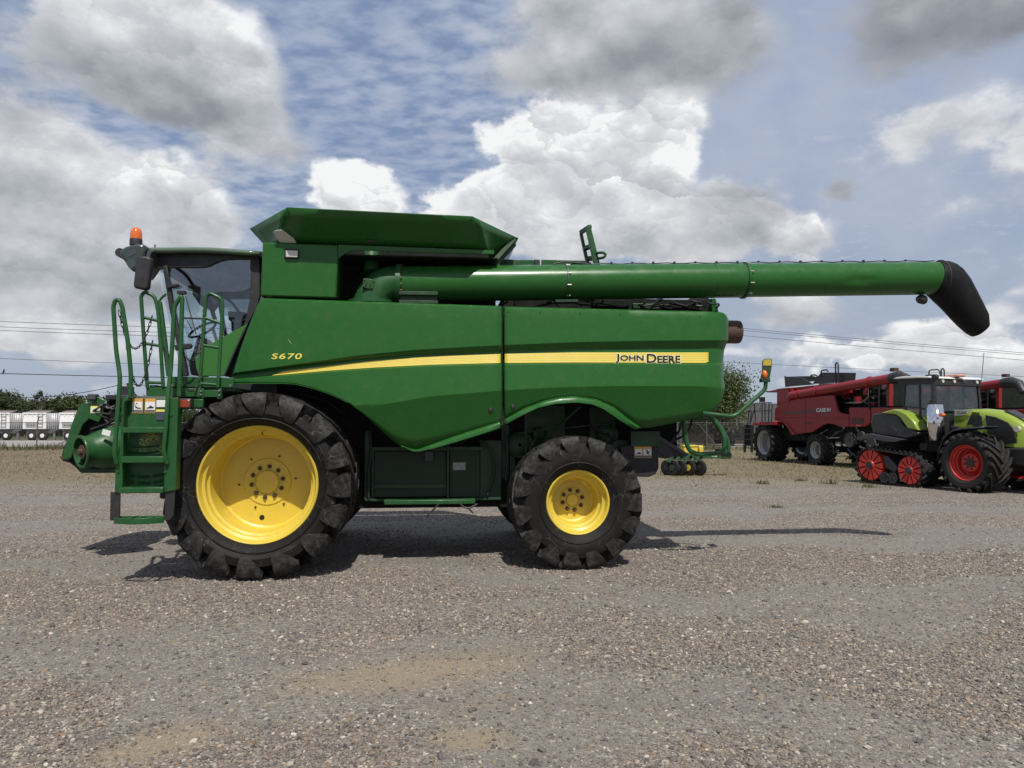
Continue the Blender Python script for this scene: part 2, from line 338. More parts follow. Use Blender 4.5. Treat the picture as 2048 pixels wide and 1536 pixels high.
GLASS = glass('cab_glass', (.72, .82, .84), refl=.2); GLASST = glass('tinted_band', (.40, .41, .41), refl=.5); GLASSD = glass('tractor_glass', (.50, .56, .58), refl=.2)
def perforated(name, col, hole, pitch=.011):
    m = bpy.data.materials.new(name); m.use_nodes = True; w = NT(m.node_tree); b = w.n['Principled BSDF']
    tc = w.new('ShaderNodeTexCoord'); mp = w.new('ShaderNodeMapping'); w.l.new(tc.outputs['Object'], mp.inputs[0]); mp.inputs['Scale'].default_value = (1, 0, 1)
    d = w.voro(mp.outputs[0], 1/pitch, rnd=.0); h = w.ramp(d, .30, .36)
    w.l.new(w.mix(h, hole, col), b.inputs['Base Color']); b.inputs['Roughness'].default_value = .6; return m
PERF = perforated('perforated_screen', (.010, .036, .014), (.002, .003, .002))
PERFD = perforated('mesh_screen', (.02, .02, .02), (.003, .003, .003), .03)

# ------------------------------------------------------------------ wheels
def tyre_mesh(Rt, W, rim, n, lugh, hw, sc=.2, rake=.62, centre=.30, seg=72, flat=True, dirn=1, inflate=1.0):
    mb = MB(); rc = Rt-lugh; h = W/2
    prof = [(rim*.985, -h*.80), (rim+.02, -h*.86), (rim+(rc-rim)*.22, -h*.97*inflate), (rim+(rc-rim)*.5, -h*1.03*inflate), (rim+(rc-rim)*.78, -h*1.0), (rc-.05, -h*.90), (rc-.012, -h*.80),
            (rc, -h*.6), (rc+.004, 0)]
    prof = prof+[(r, -w) for r, w in reversed(prof[:-1])]
    mb.lathe(prof, seg=seg); nb = len(mb.v)
    # raised ring on the sidewall
    rr = rim+(rc-rim)*.30; mb.lathe([(rr-.010, -h*.985*inflate), (rr, -h*1.005*inflate-.004), (rr+.010, -h*.998*inflate)], seg=seg)
    nb = len(mb.v)
    for s in (-1, 1):
        for k in range(n):
            th0 = 2*math.pi*(k+(.5 if s > 0 else 0))/n+.04*math.sin(k*5.1)
            # top radius, top w, base radius, base w, half width, lean
            path = [(Rt-sc*1.10, .99, Rt-sc*1.10, .90, .10, .20), (Rt-sc*1.03, 1.03, Rt-sc*1.03, .90, .42, .17), (Rt-sc*.86, 1.055, Rt-sc*.86, .90, .70, .12), (Rt-sc*.6, 1.065, Rt-sc*.6, .89, .90, .06), (Rt-sc*.3, 1.05, Rt-sc*.34, .88, 1.0, .02),
                    (Rt-.035, 1.01, rc-.06, .87, 1.0, 0), (Rt-.006, .94, rc-.02, .84, .95, .01), (Rt, .70, rc-.012, .70, .78, rake*.30), (Rt, .36, rc-.01, .36, .62, rake*.68), (Rt, .04, rc-.01, .04, .56, rake), (Rt-.006, -.10, rc-.01, -.10, .5, rake*1.14)]
            rings = []
            for rt, wt, rb, wb, wd, sh in path:
                th = th0-dirn*sh*hw*6/Rt*(1 if wt < .97 else .5); dt = hw*wd/Rt
                rings.append([(r*math.cos(a), yy, r*math.sin(a)) for r, a, yy in ((rb, th-dt*1.10, s*wb*h), (rt, th-dt*.95, s*wt*h), (rt, th+dt*.95, s*wt*h), (rb, th+dt*1.10, s*wb*h))])
            mb.loft(rings, True)
    return mb, nb
def add_wear(o, nb, Rt, lugh, sc):
    me = o.data; a = me.attributes.new('wear', 'FLOAT', 'POINT')
    co = np.empty(len(me.vertices)*3, np.float32); me.vertices.foreach_get('co', co); co = co.reshape(-1, 3)
    r = np.hypot(co[:, 0], co[:, 2]); w = np.zeros(len(co), np.float32)
    w[nb:] = np.clip((r[nb:]-(Rt-sc*1.1))/(sc*.9), .25, 1); a.data.foreach_set('value', w)
def make_wheel(parent, c, Rt, W, rim, n, lugh, hw, disc_y, hub_r, nb, pcd, rimmat, rub, sc=.2, flip=False, dirn=1, boltmat=None, capmat=None, lite=False, squash=.02, rz=0., rake=.62, inflate=1.0, dish=0.):
    """wheel = painted rim; tyre, hub cap and bolts are its pieces. axis along y, outer face towards -y"""
    h = W/2; mb = MB(); yo = -h*.86
    pr = [(rim+.014, yo+.03), (rim+.016, yo+.004), (rim+.006, yo-.006), (rim-.008, yo), (rim-.020, yo+.035), (rim-.028, yo+.06), (rim-.055, yo+.075), (rim-.062, yo+.13), (rim-.085, yo+.15), (rim-.095, yo+.26*min(1, W/.7)),
          (rim-.105, disc_y-.015), (rim-.125, disc_y)]
    pr += [(hub_r*1.95, disc_y+dish), (hub_r*1.88, disc_y+dish-.012), (hub_r*1.05, disc_y+dish-.012), (hub_r*1.02, disc_y+dish-.004), (.001, disc_y+dish-.004)]
    mb.lathe(pr, seg=64)
    mb.lathe([(rim-.10, disc_y+.01), (rim-.06, h*.8), (rim+.01, h*.9)], seg=40)
    w = obj('wheel', mb, rimmat, parent, sharp=30); w.location = c; w.rotation_euler = (0, 0, rz+(math.pi if flip else 0))
    t, nbv = tyre_mesh(Rt, W, rim, n, lugh, hw, sc, dirn=-dirn if flip else dirn, rake=rake, inflate=inflate)
    if squash:   # weight flattens the contact patch
        zz = -Rt+squash; t.v = [(x, y*(1+.10*max(0, min(1, (-z-Rt*.55)/(Rt*.4)))), max(z, zz+.15*(z-zz)) if z < zz else z) for x, y, z in t.v]
    to = obj('tyre', t, rub, w, sharp=33); add_wear(to, nbv, Rt, lugh, sc)
    if not lite:
        m2 = MB(); m2.lathe([(.001, disc_y+dish-.03), (hub_r*.86, disc_y+dish-.03), (hub_r*.93, disc_y+dish-.024), (hub_r*.95, disc_y+dish-.003)], seg=36)
        m2.disc((0, disc_y+dish-.034, 0), .008, .006, 12)
        obj('hub_cap', m2, capmat or rimmat, w, sharp=30)
    bme = None
    for k in range(nb):
        a = 2*math.pi*(k+.3)/nb; bx = (pcd*math.cos(a), disc_y+dish-.012, pcd*math.sin(a))
        if bme is None:
            m3 = MB(); m3.lathe([(.001, -.034), (.014, -.034), (.016, -.02), (.024, -.02), (.026, 0)], seg=6)
            bo = obj('bolt', m3, boltmat or BOLT, w, sharp=30); bme = bo.data
        else:
            bo = bpy.data.objects.new('bolt', bme); C.objects.link(bo); bo.parent = w
        bo.location = bx
    return w
# ================================================================== green combine harvester
PSI = R(6); _g = gnd(545, 1160); _ey = (-math.sin(PSI), math.cos(PSI))
GF = Frame((_g[0]+.32*_ey[0], _g[1]+.32*_ey[1]), PSI); P = GF.P; L = GF.L
def build_green():
    T = thing('combine_harvester', 'large green combine harvester with yellow wheels and long unloading auger on the gravel', 'combine', (GF.O[0], GF.O[1], 0), PSI)
    WID = 3.0
    # ---- side panels: sheet metal with creases
    ftop = lerp_curve([(467, 748), (473, 728), (485, 690), (500, 650), (515, 612), (521, 601), (530, 597.5), (1003, 613)])
    fbot = lerp_curve([(467, 766), (560, 766), (588, 767), (620, 774), (651, 784), (676, 794), (702, 808), (725, 826), (747, 846), (784, 880), (800, 891), (812, 897), (824, 900), (836, 900.5), (866, 894), (907, 882), (959, 866), (1003, 852)])
    rtop = lerp_curve([(1009, 614), (1438, 624.5), (1447, 627), (1452, 631), (1456, 640)])
    rbot = lerp_curve([(1009, 840), (1046, 818), (1090, 801), (1120, 795), (1152, 793), (1193, 799), (1228, 815), (1257, 839), (1270, 851), (1285, 856), (1300, 855), (1405, 834), (1425, 826), (1440, 812), (1449, 795), (1456, 772)])
    c1a = lerp_curve([(467, 745), (590, 728), (714, 710.6), (831, 699), (1002, 690), (1150, 684), (1300, 681), (1460, 680)])
    c1b = lerp_curve([(467, 748), (590, 734), (714, 720), (831, 710), (1002, 703), (1150, 698), (1300, 697), (1460, 697)])
    sup = lerp_curve([(540, 748), (563, 743), (655, 732.5), (743, 722), (860, 713.5), (1002, 708), (1150, 705), (1460, 705)])
    slo = lerp_curve([(467, 757), (544, 751), (655, 741.5), (743, 735.5), (860, 729.6), (1002, 726), (1150, 725), (1460, 726)])
    c2 = lerp_curve([(467, 900), (680, 900), (690, 812), (731, 810), (757, 810), (801, 803), (860, 792.6), (1002, 781), (1105, 775), (1222, 772), (1398, 772), (1460, 776)])
    def Y(x, y):
        a, b, s, k = c1a(x), c1b(x), slo(x), c2(x); tp = ftop(x) if x < 1006 else rtop(x)
        yv = float(np.interp(y, [tp, tp+5, a, b, s+1, s+4, max(k, s+8), max(k, s+8)+110], [.035, .012, -.012, .052, .045, .014, -.016, .20]))
        if x > 1405: q = min(1, (x-1405)/51); yv += .20*(1-math.sqrt(max(0, 1-q*q*.98)))
        if x < 500: q = (500-x)/33; yv += .05*q*q
        return yv
    xr = lerp_curve([(600, 1456), (680, 1456), (692, 1449), (712, 1445), (768, 1446), (777, 1450), (900, 1450)])
    def PP(x, y, off=0):
        xx = x+(xr(y)-1456)*((x-1400)/56)**2 if x > 1400 else x
        return P(xx, y, Y(x, y)+off)
    def panel(cols, top, bot):
        rows = []
        for x in cols:
            t, b = top(x), bot(x); br = [t, t+3, c1a(x)-1.5, c1a(x), c1b(x), c1b(x)+1.5, slo(x)+1, slo(x)+4, c2(x)-4, c2(x), c2(x)+3, 990]
            br = [min(max(k, t), b) for k in br]; br[-1] = b; ys = []
            for i, sub in enumerate((1, 5, 1, 2, 1, 2, 1, 3, 1, 1, 4)): ys += [br[i]+(br[i+1]-br[i])*q/sub for q in range(sub)]
            rows.append([PP(x, q) for q in ys+[b]])
        return MB().grid(rows)
    fc = sorted(set([467, 469, 471, 473, 477, 481, 485, 490, 495, 500, 505, 510, 515, 518, 521, 524, 527, 530]+list(range(540, 1000, 10))+[800, 806, 812, 818, 824, 836, 1003]))
    rc = sorted(set(list(range(1009, 1400, 9))+[1400, 1405, 1410, 1415, 1420, 1425, 1430, 1435, 1440, 1443, 1446, 1449, 1451, 1453, 1455, 1456]))
    pf = obj('side_panel', panel(fc, ftop, fbot), GREEN, T, sharp=24); pr = obj('side_panel', panel(rc, rtop, rbot), GREEN, T, sharp=24)
    for q in (pf, pr): m = q.modifiers.new('s', 'SOLIDIFY'); m.thickness = .016; m.offset = 0
    # stripe: five bands with thin darker lines between
    def stripe(par, x0, x1, tip=False):
        cols = list(np.linspace(x0, x1, 60)); rows = []; mb = MB(); N = 21
        if tip: cols[0] = x0
        for x in cols:
            a, b = sup(x), slo(x)
            if tip and x < 563: a = b-(b-a)*max(0.02, (x-544)/19)
            if x > 1412: b -= (x-1412)*.35
            rows.append([PP(x, a+(b-a)*k/(N-1), -.0125) for k in range(N)])
        for k in range(N-1): mb.grid([[r[k], r[k+1]] for r in rows], 1 if k % 4 == 3 and k < N-2 else 0)
        o = obj('stripe', mb, [STRIPE, STRIPE2], par, sharp=None, fix=False); m = o.modifiers.new('s', 'SOLIDIFY'); m.thickness = .003; m.offset = 0
    stripe(pf, 544, 1001, True); stripe(pr, 1009.5, 1418)
    obj('model_number', text_mesh('S670', lambda u, v: P(543.5+61*u+1.2*v*0, 718.5-11.5*v, .0)+Vector((0, Y(575, 712)-.012, 0)), .012, shear=.16, spacing=1.12), LETTER, pf, sharp=None)
    def brand(wd, x0, x1, off, push, grow): return text_mesh(wd, lambda u, v: P(x0-grow+(x1-x0+2*grow)*u, 725.5+grow*.7-(18+grow*1.4)*v, Y(1300, 716)+push), off, caps=True, spacing=1.0)
    for wd, x0, x1 in (('John', 1231, 1287.5), ('Deere', 1293.5, 1361)): obj('brand_outline', brand(wd, x0, x1, .075, -.0175, 1.7), DEEPLT, pr, sharp=None); obj('brand_lettering', brand(wd, x0, x1, .022, -.0205, 0), BLACKT, pr, sharp=None)
    for (x, y), q in (((981.5, 817.5), pf), ((1025.5, 811), pr)):
        mb = MB(); c = P(x, y, Y(x, y)); mb.disc((c.x, c.y-.0095, c.z), .032, .01, 24); mb.box(c.x-.003, c.x+.003, c.y-.0125, c.y-.009, c.z-.016, c.z+.016, 1)
        obj('latch', mb, [BLACKT, STEEL], q)
    m = MB(); m.tube([PP(576, 679, -.009), PP(579, 683, -.009), PP(583, 688, -.009)], .0016, 5); obj('paint_scratch', m, PALE, pf)
    for x in (1016, 1080, 1160, 1240, 1320, 1400): c = PP(x, rtop(x)+9); m = MB(); m.disc((c.x, c.y-.012, c.z), .008, .012, 10); obj('panel_rivet', m, GREENF, pr)
    # flared wheel-arch lips
    def lip(outer, inner, par, n=40, out=.055):
        a = lerp_curve(outer); b = lerp_curve(inner); xs = np.linspace(outer[0][0], outer[-1][0], n); xi = np.linspace(inner[0][0], inner[-1][0], n); rows = []
        for x, k in zip(xs, xi):
            p = PP(x, a(x)); yk = Y(x, a(x)); p2 = P(k, b(k), yk-out); e = min(1, 6*min((x-outer[0][0]), (outer[-1][0]-x))/(outer[-1][0]-outer[0][0])+.15)
            p2 = P(k, b(k), yk-out*e); p2b = P(k, b(k)+1.5, yk-out*e+.05)
            rows.append([p+Vector((0, -.002, 0)), p.lerp(p2, .5)+Vector((0, -.012, 0)), p2, p2b])
        o = obj('arch_lip', MB().grid(rows), GREEN, par, sharp=40); m = o.modifiers.new('s', 'SOLIDIFY'); m.thickness = .012; m.offset = 0
    lip([(1009, 839), (1046, 817.5), (1090, 800.5), (1120, 794.5), (1152, 792.5), (1193, 798.5), (1228, 814.5), (1257, 838.5), (1284, 856)], [(1009, 849), (1040, 832), (1076, 815), (1110, 807), (1152, 804), (1185, 808), (1208, 818), (1243, 842), (1270, 858)], pr, 40, .035)
    lip([(800, 890), (824, 898.5), (836, 899), (866, 888), (907, 873), (959, 856), (1003, 842)], [(806, 895), (826, 902), (838, 902), (868, 896), (909, 884), (961, 868), (1003, 854)], pf, 30, .03)
    # strip between the two panels
    mb = MB(); mb.prism(L([(1000, 612), (1011, 613), (1011, 848), (1000, 852)], .085), .03); obj('panel_gap_post', mb, DARK, T)
    # far-side panels
    mb = MB(); o1 = [(x, ftop(x)) for x in fc[::4]+[1003]]+[(x, fbot(x)) for x in ([1003]+fc[::-4])]
    mb.prism([Vector((q.x, WID-.03, q.z)) for q in L(o1, 0)], .03); obj('side_panel', mb, GREEN, T)
    mb = MB(); o1 = [(x, rtop(x)) for x in rc[::4]+[1456]]+[(x, rbot(x)) for x in ([1456]+rc[::-4])]
    mb.prism([Vector((q.x, WID-.03, q.z)) for q in L(o1, 0)], .03); obj('side_panel', mb, GREEN, T)
    # rear wall between panels
    a = P(1447, 640, .25); b = P(1440, 800, .25); mb = MB(); mb.add([(a.x-.02, .2, a.z), (a.x-.02, WID-.2, a.z), (b.x-.04, WID-.2, b.z), (b.x-.04, .2, b.z)], [(0, 1, 2, 3)]); o = obj('rear_panel', mb, GREEN, T, solid=.03)
    # ---- body core and chassis
    z1 = 2.86; mb = MB(); mb.box(-.25, 4.75, .80, 2.2, 1.35, z1); mb.box(.75, 4.2, .82, 2.18, .95, 1.36); mb.box(-.35, .7, .85, 2.15, .85, 1.36)
    mb.box(.75, 2.62, .72, 2.3, .62, .97); mb.box(-.2, 4.85, .09, .79, 2.80, 2.83); obj('body_core', mb, DARK, T)
    g = lambda x0, y0, x1, y1, yl: (P(x0, y1, yl), P(x1, y0, yl))
    mb = MB()
    for (x0, y0, x1, y1, yl, th) in ((728, 862, 742, 1000, .64, .2), (742, 900, 748, 996, .62, .1), (742, 893, 966, 902, .62, .1), (893, 885, 899, 996, .61, .1), (960, 880, 1003, 1000, .66, .2), (730, 995, 1002, 1003, .62, .2)):
        a, b = g(x0, y0, x1, y1, yl); mb.box(a.x, b.x, yl, yl+th, a.z, b.z)
    obj('chassis_frame', mb, DGREEN, T, bev=.006)
    for (x0, y0, x1, y1) in ((748.5, 903, 892.5, 969), (748.5, 975, 892.5, 994), (900, 893, 959.5, 994)):
        mb = MB(); a, b = g(x0, y0, x1, y1, .65); mb.box(a.x, b.x, .65, .68, a.z, b.z); obj('perforated_screen', mb, PERF, T)
    mb = MB(); a, b = g(748.5, 968, 892.5, 976.5, .63); mb.box(a.x, b.x, .63, .68, a.z, b.z); obj('screen_bar', mb, DGREEN, T)
    mb = MB(); a, b = g(768, 999, 951, 1010, .42); mb.box(a.x, b.x, .42, .60, a.z, b.z); obj('lower_step', mb, GREENF, T, bev=.008)
    mb = MB(); a, b = g(906, 925, 931, 940, .645); mb.box(a.x, b.x, .643, .651, a.z, b.z); obj('data_plate', mb, mat('data_plate', (.3, .3, .3), .5, var=.9, nscale=60), T)
    mb = MB(); a, b = g(850, 903, 866, 922, .60); mb.box(a.x, b.x, .60, .652, a.z, b.z); obj('bracket', mb, GREYP, T)
    # tall inner green structure seen through the rear arch
    mb = MB()
    for (x0, y0, x1, y1, yl, th) in ((1003, 850, 1018, 960, .72, .1), (1050, 812, 1130, 900, .76, .05), (1180, 815, 1230, 950, .74, .06), (1200, 880, 1330, 900, .66, .5), (1020, 870, 1030, 1000, .70, .08)):
        a, b = g(x0, y0, x1, y1, yl); mb.box(a.x, b.x, yl, yl+th, a.z, b.z)
    mb.tube([P(1060, 900, .5), P(1080, 860, .48), P(1120, 850, .48), P(1160, 812, .5)], .02, 6); mb.tube([P(1050, 830, .5), P(1052, 930, .5)], .012, 6); mb.disc(P(1050, 938, .46), .05, .05)
    obj('inner_frame', mb, DGREEN, T)
    for x, y, r in ((1040, 890, .16), (1078, 868, .09), (1215, 868, .13), (1195, 905, .07)):
        c = P(x, y, .66); m = MB(); m.lathe([(.02, -.02), (r*.5, -.02), (r*.8, 0), (r, -.02), (r, .05), (.02, .05)], c, 28); obj('pulley', m, DGREEN, T)
    a_, b_ = P(1040, 890, .655), P(1215, 868, .655)
    for dz in (.15, -.15): m = MB(); m.bar(a_+Vector((0, 0, dz)), b_+Vector((0, 0, dz*.85)), .012, .03); obj('drive_belt', m, BLACKP, T)
    for pts in ([(960, 880), (985, 900), (990, 950), (975, 990)], [(1010, 860), (1016, 905), (1012, 960)], [(1180, 830), (1190, 860), (1235, 880)], [(740, 860), (742, 900), (735, 960), (738, 1000)], [(600, 790), (650, 800), (690, 830)]):
        m = MB(); m.tube(L(pts, .6), .016, 8, fillet=.1); obj('hose', m, BLACKP, T)
    # axles
    mb = MB(); mb.tube([(-.15, .35, .95), (-.15, WID-.35, .95)], .2, 20); mb.box(-.45, .15, .5, .85, .7, 1.3); obj('front_axle', mb, DGREEN, T)
    mb = MB(); mb.box(3.15, 3.45, .3, 2.7, .58, .86); obj('rear_axle', mb, DGREEN, T, bev=.02)
    for pts in ([(878, 1008), (868, 1018), (852, 1034)], [(920, 1008), (930, 1016), (940, 1016), (955, 1008)], [(935, 1014), (946, 1026)]):
        mb = MB(); mb.tube(L(pts, .4), .011, 6, fillet=.04); obj('hose', mb, BLACKP, T)
    # ---- wheels
    fx = -.185
    make_wheel(T, (fx, .245, .985), .99, 1.15, .616, 16, .085, .140, -.015, .135, 10, .172, YELLOW, RUBBER, sc=.245, squash=.03)
    make_wheel(T, (fx, WID-.245, .985), .99, 1.15, .616, 16, .085, .140, -.015, .135, 10, .172, YELLOW, RUBBER, sc=.245, flip=True, squash=.03)
    make_wheel(T, (3.29, .18, .745), .75, .62, .352, 15, .07, .114, .06, .075, 8, .118, YELLOW, RUBBER, sc=.225, squash=.02, rz=R(1.5), inflate=1.06)
    make_wheel(T, (3.29, WID-.22, .745), .75, .62, .352, 15, .07, .114, .06, .075, 8, .118, YELLOW, RUBBER, sc=.225, flip=True, squash=.02, inflate=1.06)
    w0 = [c for c in T.children if c.name.startswith('wheel')][0]
    for k in range(6): a = 2*math.pi*(k+.1)/6; m = MB(); m.disc((.31*math.cos(a), -.03, .31*math.sin(a)), .011, .02, 12); obj('disc_hole', m, BLACKT, w0)
    m = MB(); m.lathe([(.001, 0), (.028, 0), (.03, .01)], (-.055, -.019, -.40), 20); obj('hand_hole', m, BLACKT, w0); m = MB(); m.tube([(.02, -.435, .555), (.03, -.445, .53)], .008, 6); obj('valve_stem', m, BLACKP, w0)
    c = P(532, 880, -.1)-Vector((fx, .10, .985)); obj('wheel_mark', text_mesh('7', lambda u, v: Vector((c.x-.03+.022*u, -.425, .545+.04*v)), .01), BLACKT, w0, sharp=None)
    # ---- grain tank: near front box with work lamp, lip rail, body
    mb = MB(); mb.prism(L([(525, 484), (676, 489), (676, 517), (672.6, 596), (520, 592)], .03), .62); tk = obj('tank_side_box', mb, GREEN, T, bev=.018)
    mb = MB(); lipo = [(676, 489), (800, 493.5), (988, 500.5), (988, 508.5), (800, 503), (720, 500), (705, 501), (690, 507), (680, 514), (676.5, 520)]
    mb.prism(L(lipo, .034), .03); obj('tank_rail', mb, GREEN, tk, bev=.005)
    mb = MB(); a = P(676, 500, .62); b = P(1000, 612, .62); mb.box(a.x-.78, b.x-.05, .66, WID-.66, 2.85, 3.82); mb.box(a.x-.7, b.x-.07, .095, .67, 3.545, 3.56); mb.box(a.x-.7, b.x-.07, WID-.67, WID-.095, 3.545, 3.56); obj('tank_body', mb, DARK, T)  # wall's shade below the extension is put into this near-black colour
    mb = MB(); a, b = g(568.5, 498.5, 598, 517, .02); mb.box(a.x, b.x, .005, .031, a.z, b.z); wl = obj('work_lamp', mb, BLACKP, tk, bev=.012)
    mb = MB(); a, b = g(571.5, 501, 595.5, 514.5, 0); mb.box(a.x, b.x, -.008, .006, a.z, b.z); obj('lamp_lens', mb, LENS, tk, bev=.01)
    # flared extension: eight sheets
    zt = 3.94; tl = P(575, 415, -.3); tr = P(945, 433, -.3); fl = P(500, 457, .5); fr = P(1036, 476, .52)
    top = [(tl.x, -.3, tl.z), (tr.x, -.3, tr.z), (fr.x, .52, fr.z), (fr.x, WID-.5, fr.z), (tr.x, WID+.3, tr.z), (tl.x, WID+.3, tl.z), (fl.x, WID-.5, fl.z), (fl.x, .5, fl.z)]
    bl = P(527, 490, .1); br = P(986, 504, .1); zb = P(560, 487.5, .085).z; zb2 = P(960, 502.5, .085).z
    bot = [(bl.x+.16, .085, zb), (br.x-.06, .085, zb2), (br.x+.0, .5, zb2-.05), (br.x+.0, WID-.5, zb2-.05), (br.x-.06, WID-.085, zb2), (bl.x+.16, WID-.085, zb), (bl.x, WID-.5, zb), (bl.x, .5, zb)]
    for k in range(8):
        j = (k+1) % 8; mb = MB(); a, b, c, d = map(Vector, (bot[k], bot[j], top[j], top[k])); nn = 6
        mb.grid([[a.lerp(b, u/nn).lerp(d.lerp(c, u/nn), v/4) for v in range(5)] for u in range(nn+1)])
        o = obj('tank_extension_panel', mb, GREEN, T, sharp=20); m = o.modifiers.new('s', 'SOLIDIFY'); m.thickness = .012; m.offset = 0
        if k == 0:
            nv = (b-a).cross(d-a).normalized(); nv = nv if nv.y < 0 else -nv
            def onp(px, py, off=.012):
                d0 = ray(px, py); ex, ey = GF.ex, GF.ey; dl = Vector((d0[0]*ex[0]+d0[1]*ex[1], d0[0]*ey[0]+d0[1]*ey[1], d0[2]))
                cw = (-GF.O[0], -GF.O[1]); cl = Vector((cw[0]*ex[0]+cw[1]*ex[1], cw[0]*ey[0]+cw[1]*ey[1], CAMH)); t = (a-cl).dot(nv)/dl.dot(nv); return cl+dl*t+nv*off
            mb = MB(); mb.ext([onp(*q) for q in ((547.5, 463), (551, 459.5), (563, 458), (568, 460), (588, 475), (593, 484), (561, 483), (556, 478))], nv*.006); obj('sight_window', mb, PALE, o)
            mb = MB(); mb.ext([onp(*q) for q in ((733, 478), (753, 479), (756, 481), (731, 480.5))], nv*.01); obj('reflector', mb, GREYP, o)
    mb = MB(); mb.bar(P(985, 526, .28), fr+Vector((-.06, -.03, -.03)), .05, .06); mb.bar(P(990, 532, .4), fr+Vector((-.03, .12, -.06)), .04, .05); obj('extension_brace', mb, DGREEN, T)
    # ---- unloading auger
    A0, A1 = P(795, 568.5, .30), P(1874, 556.5, .30); ax = (A1-A0).normalized(); ra = (P(1400, 528, .30)-P(1400, 596, .30)).length/2
    def along(px): t = (P(px, 560, .30).x-A0.x)/(A1.x-A0.x); return A0.lerp(A1, t)
    tb = MB(); tb.tube([along(798), along(1424)], ra, 56); 
    # gently dented outer tube
    seg = 64; N = 46; pa, pb = along(1424), along(1876); rings = []; yv = Vector((0, 1, 0)); zv = Vector((0, 0, 1))
    for k in range(N+1):
        p = pa.lerp(pb, k/N); xx = 1424+(1876-1424)*k/N; rg = []
        for i in range(seg):
            th = 2*math.pi*i/seg; r = ra-.004 if xx > 1487 else ra
            dq = ((xx-1697)/26)**2+((math.degrees(th)-200+8*math.sin(xx*.09))/16)**2; dq2 = ((xx-1720)/16)**2+((math.degrees(th)-190)/9)**2
            r -= .017*math.exp(-dq)+.008*math.exp(-dq2)
            rg.append(p+(yv*math.cos(th)+zv*math.sin(th))*r)
        rings.append(rg)
    tb.loft(rings, False); au = obj('auger_tube', tb, GREEN, T, sharp=50)
    def ring(px, w, r, name='clamp_ring', mt=GREENF):
        m = MB(); c = along(px); m.lathe([(ra-.01, -w), (r, -w), (r, w), (ra-.01, w)], c, 56, axis='x'); return obj(name, m, mt, au)
    ring(797, .028, ra+.030, 'flange'); ring(1131, .012, ra+.012); ring(1487, .014, ra+.016); ring(1424, .004, ra+.003); ring(1878, .03, ra+.004)
    for px, nbt, rr in ((800.5, 20, ra+.018), (1131, 10, ra+.014), (1489, 10, ra+.018)):
        c = along(px)
        for k in range(nbt):
            th = 2*math.pi*(k+.5)/nbt
            if math.sin(th) < -.9 and nbt < 12: continue
            m = MB(); q = c+Vector((.006, rr*math.cos(th), rr*math.sin(th))); m.tube([q-Vector((.02, 0, 0)), q+Vector((.026, 0, 0))], .0075, 6); obj('flange_bolt', m, BOLT if nbt > 12 else STEEL, au)
    m = MB(); pts = [along(1131+k*(1868-1131)/40)+Vector((0, -.02, ra+.008+.006*math.sin(k*1.9))) for k in range(41)]; m.tube(pts, .007, 6)
    m.tube([along(1105)+Vector((0, -.05, ra+.004)), along(1118)+Vector((0, -.04, ra+.02)), along(1131)+Vector((0, -.02, ra+.04)), along(1150)+Vector((0, -.03, ra+.02)), along(1175)+Vector((0, -.02, ra+.01))], .008, 6)
    for k in range(16): q = along(1180+k*42)+Vector((0, -.02, ra+.012)); m.box(q.x-.012, q.x+.012, q.y-.012, q.y+.012, q.z-.006, q.z+.014)
    obj('wiring', m, BLACKP, au)
    m = MB(); m.tube([along(1131)+Vector((-.2, -.02, -ra-.012)), along(1131)+Vector((.25, -.02, -ra-.012))], .014, 6); m.bar(along(1108)+Vector((0, -.05, -ra-.03)), along(1152)+Vector((0, -.05, -ra-.03)), .03, .14); obj('cradle_strap', m, DGREEN, au)
    # elbow with inspection plate
    rings = []; cE = P(742, 612, .30); h0 = along(792); bx = h0.x-cE.x; bz = h0.z-cE.z+.04; seg = 40
    for k in range(15):
        a = math.pi/2*k/14; c = Vector((cE.x+bx*(1-math.cos(a))*1.0, .30, cE.z-.04+bz*math.sin(a))); t = Vector((bx*math.sin(a), 0, bz*math.cos(a))).normalized()
        u = Vector((0, 1, 0)); v = t.cross(u); rr = ra*(1.03-.02*k/14); rings.append([c+(u*math.cos(b)+v*math.sin(b))*rr for b in [2*math.pi*i/seg for i in range(seg)]])
    m = MB(); m.loft(rings, True); m.tube([P(742, 545, .36), P(743.5, 503, .45)], .09, 20); el = obj('auger_elbow', m, GREENF, T, sharp=50)
    m = MB(); m.lathe([(ra*.9, -.02), (ra+.06, -.02), (ra+.06, .02), (ra*.9, .02)], P(742, 606, .3), 40, axis='z'); obj('turn_flange', m, GREENF, el)
    m = MB(); pl = [(727, 556), (749.5, 559), (746, 578.5), (724.5, 574.5)]; m.prism(L(pl, .075), .05); ip = obj('inspection_plate', m, GREENF, el, bev=.004)
    for (x, y) in ((730, 560), (746, 562), (743.5, 575), (728, 572), (733, 565), (740, 566.5), (732, 569), (740, 571)):
        m = MB(); c = P(x, y, .075); m.disc((c.x, c.y-.012, c.z), .0085, .014, 8); obj('plate_bolt', m, BOLT, el)
    m = MB(); a, b = g(798, 583, 876, 589, .09); m.box(a.x, b.x, .09, .2, a.z, b.z); a, b = g(798, 601, 876, 606, .09); m.box(a.x, b.x, .09, .2, a.z, b.z); a, b = g(800, 588, 874, 602, .16); m.box(a.x, b.x, .16, .2, a.z, b.z); obj('saddle_bracket', m, DGREEN, T, bev=.004)
    # rubber spout
    prs = [((1871, 523.5), (1863, 589)), ((1880, 522), (1866, 594)), ((1892, 522.5), (1871, 600)), ((1905, 527), (1876, 606)), ((1918, 536), (1884, 614)), ((1931, 553), (1896, 626)), ((1944, 577), (1909, 640)), ((1957, 602), (1923, 654)), ((1968, 624), (1938, 667)), ((1970.5, 643), (1948, 673))]
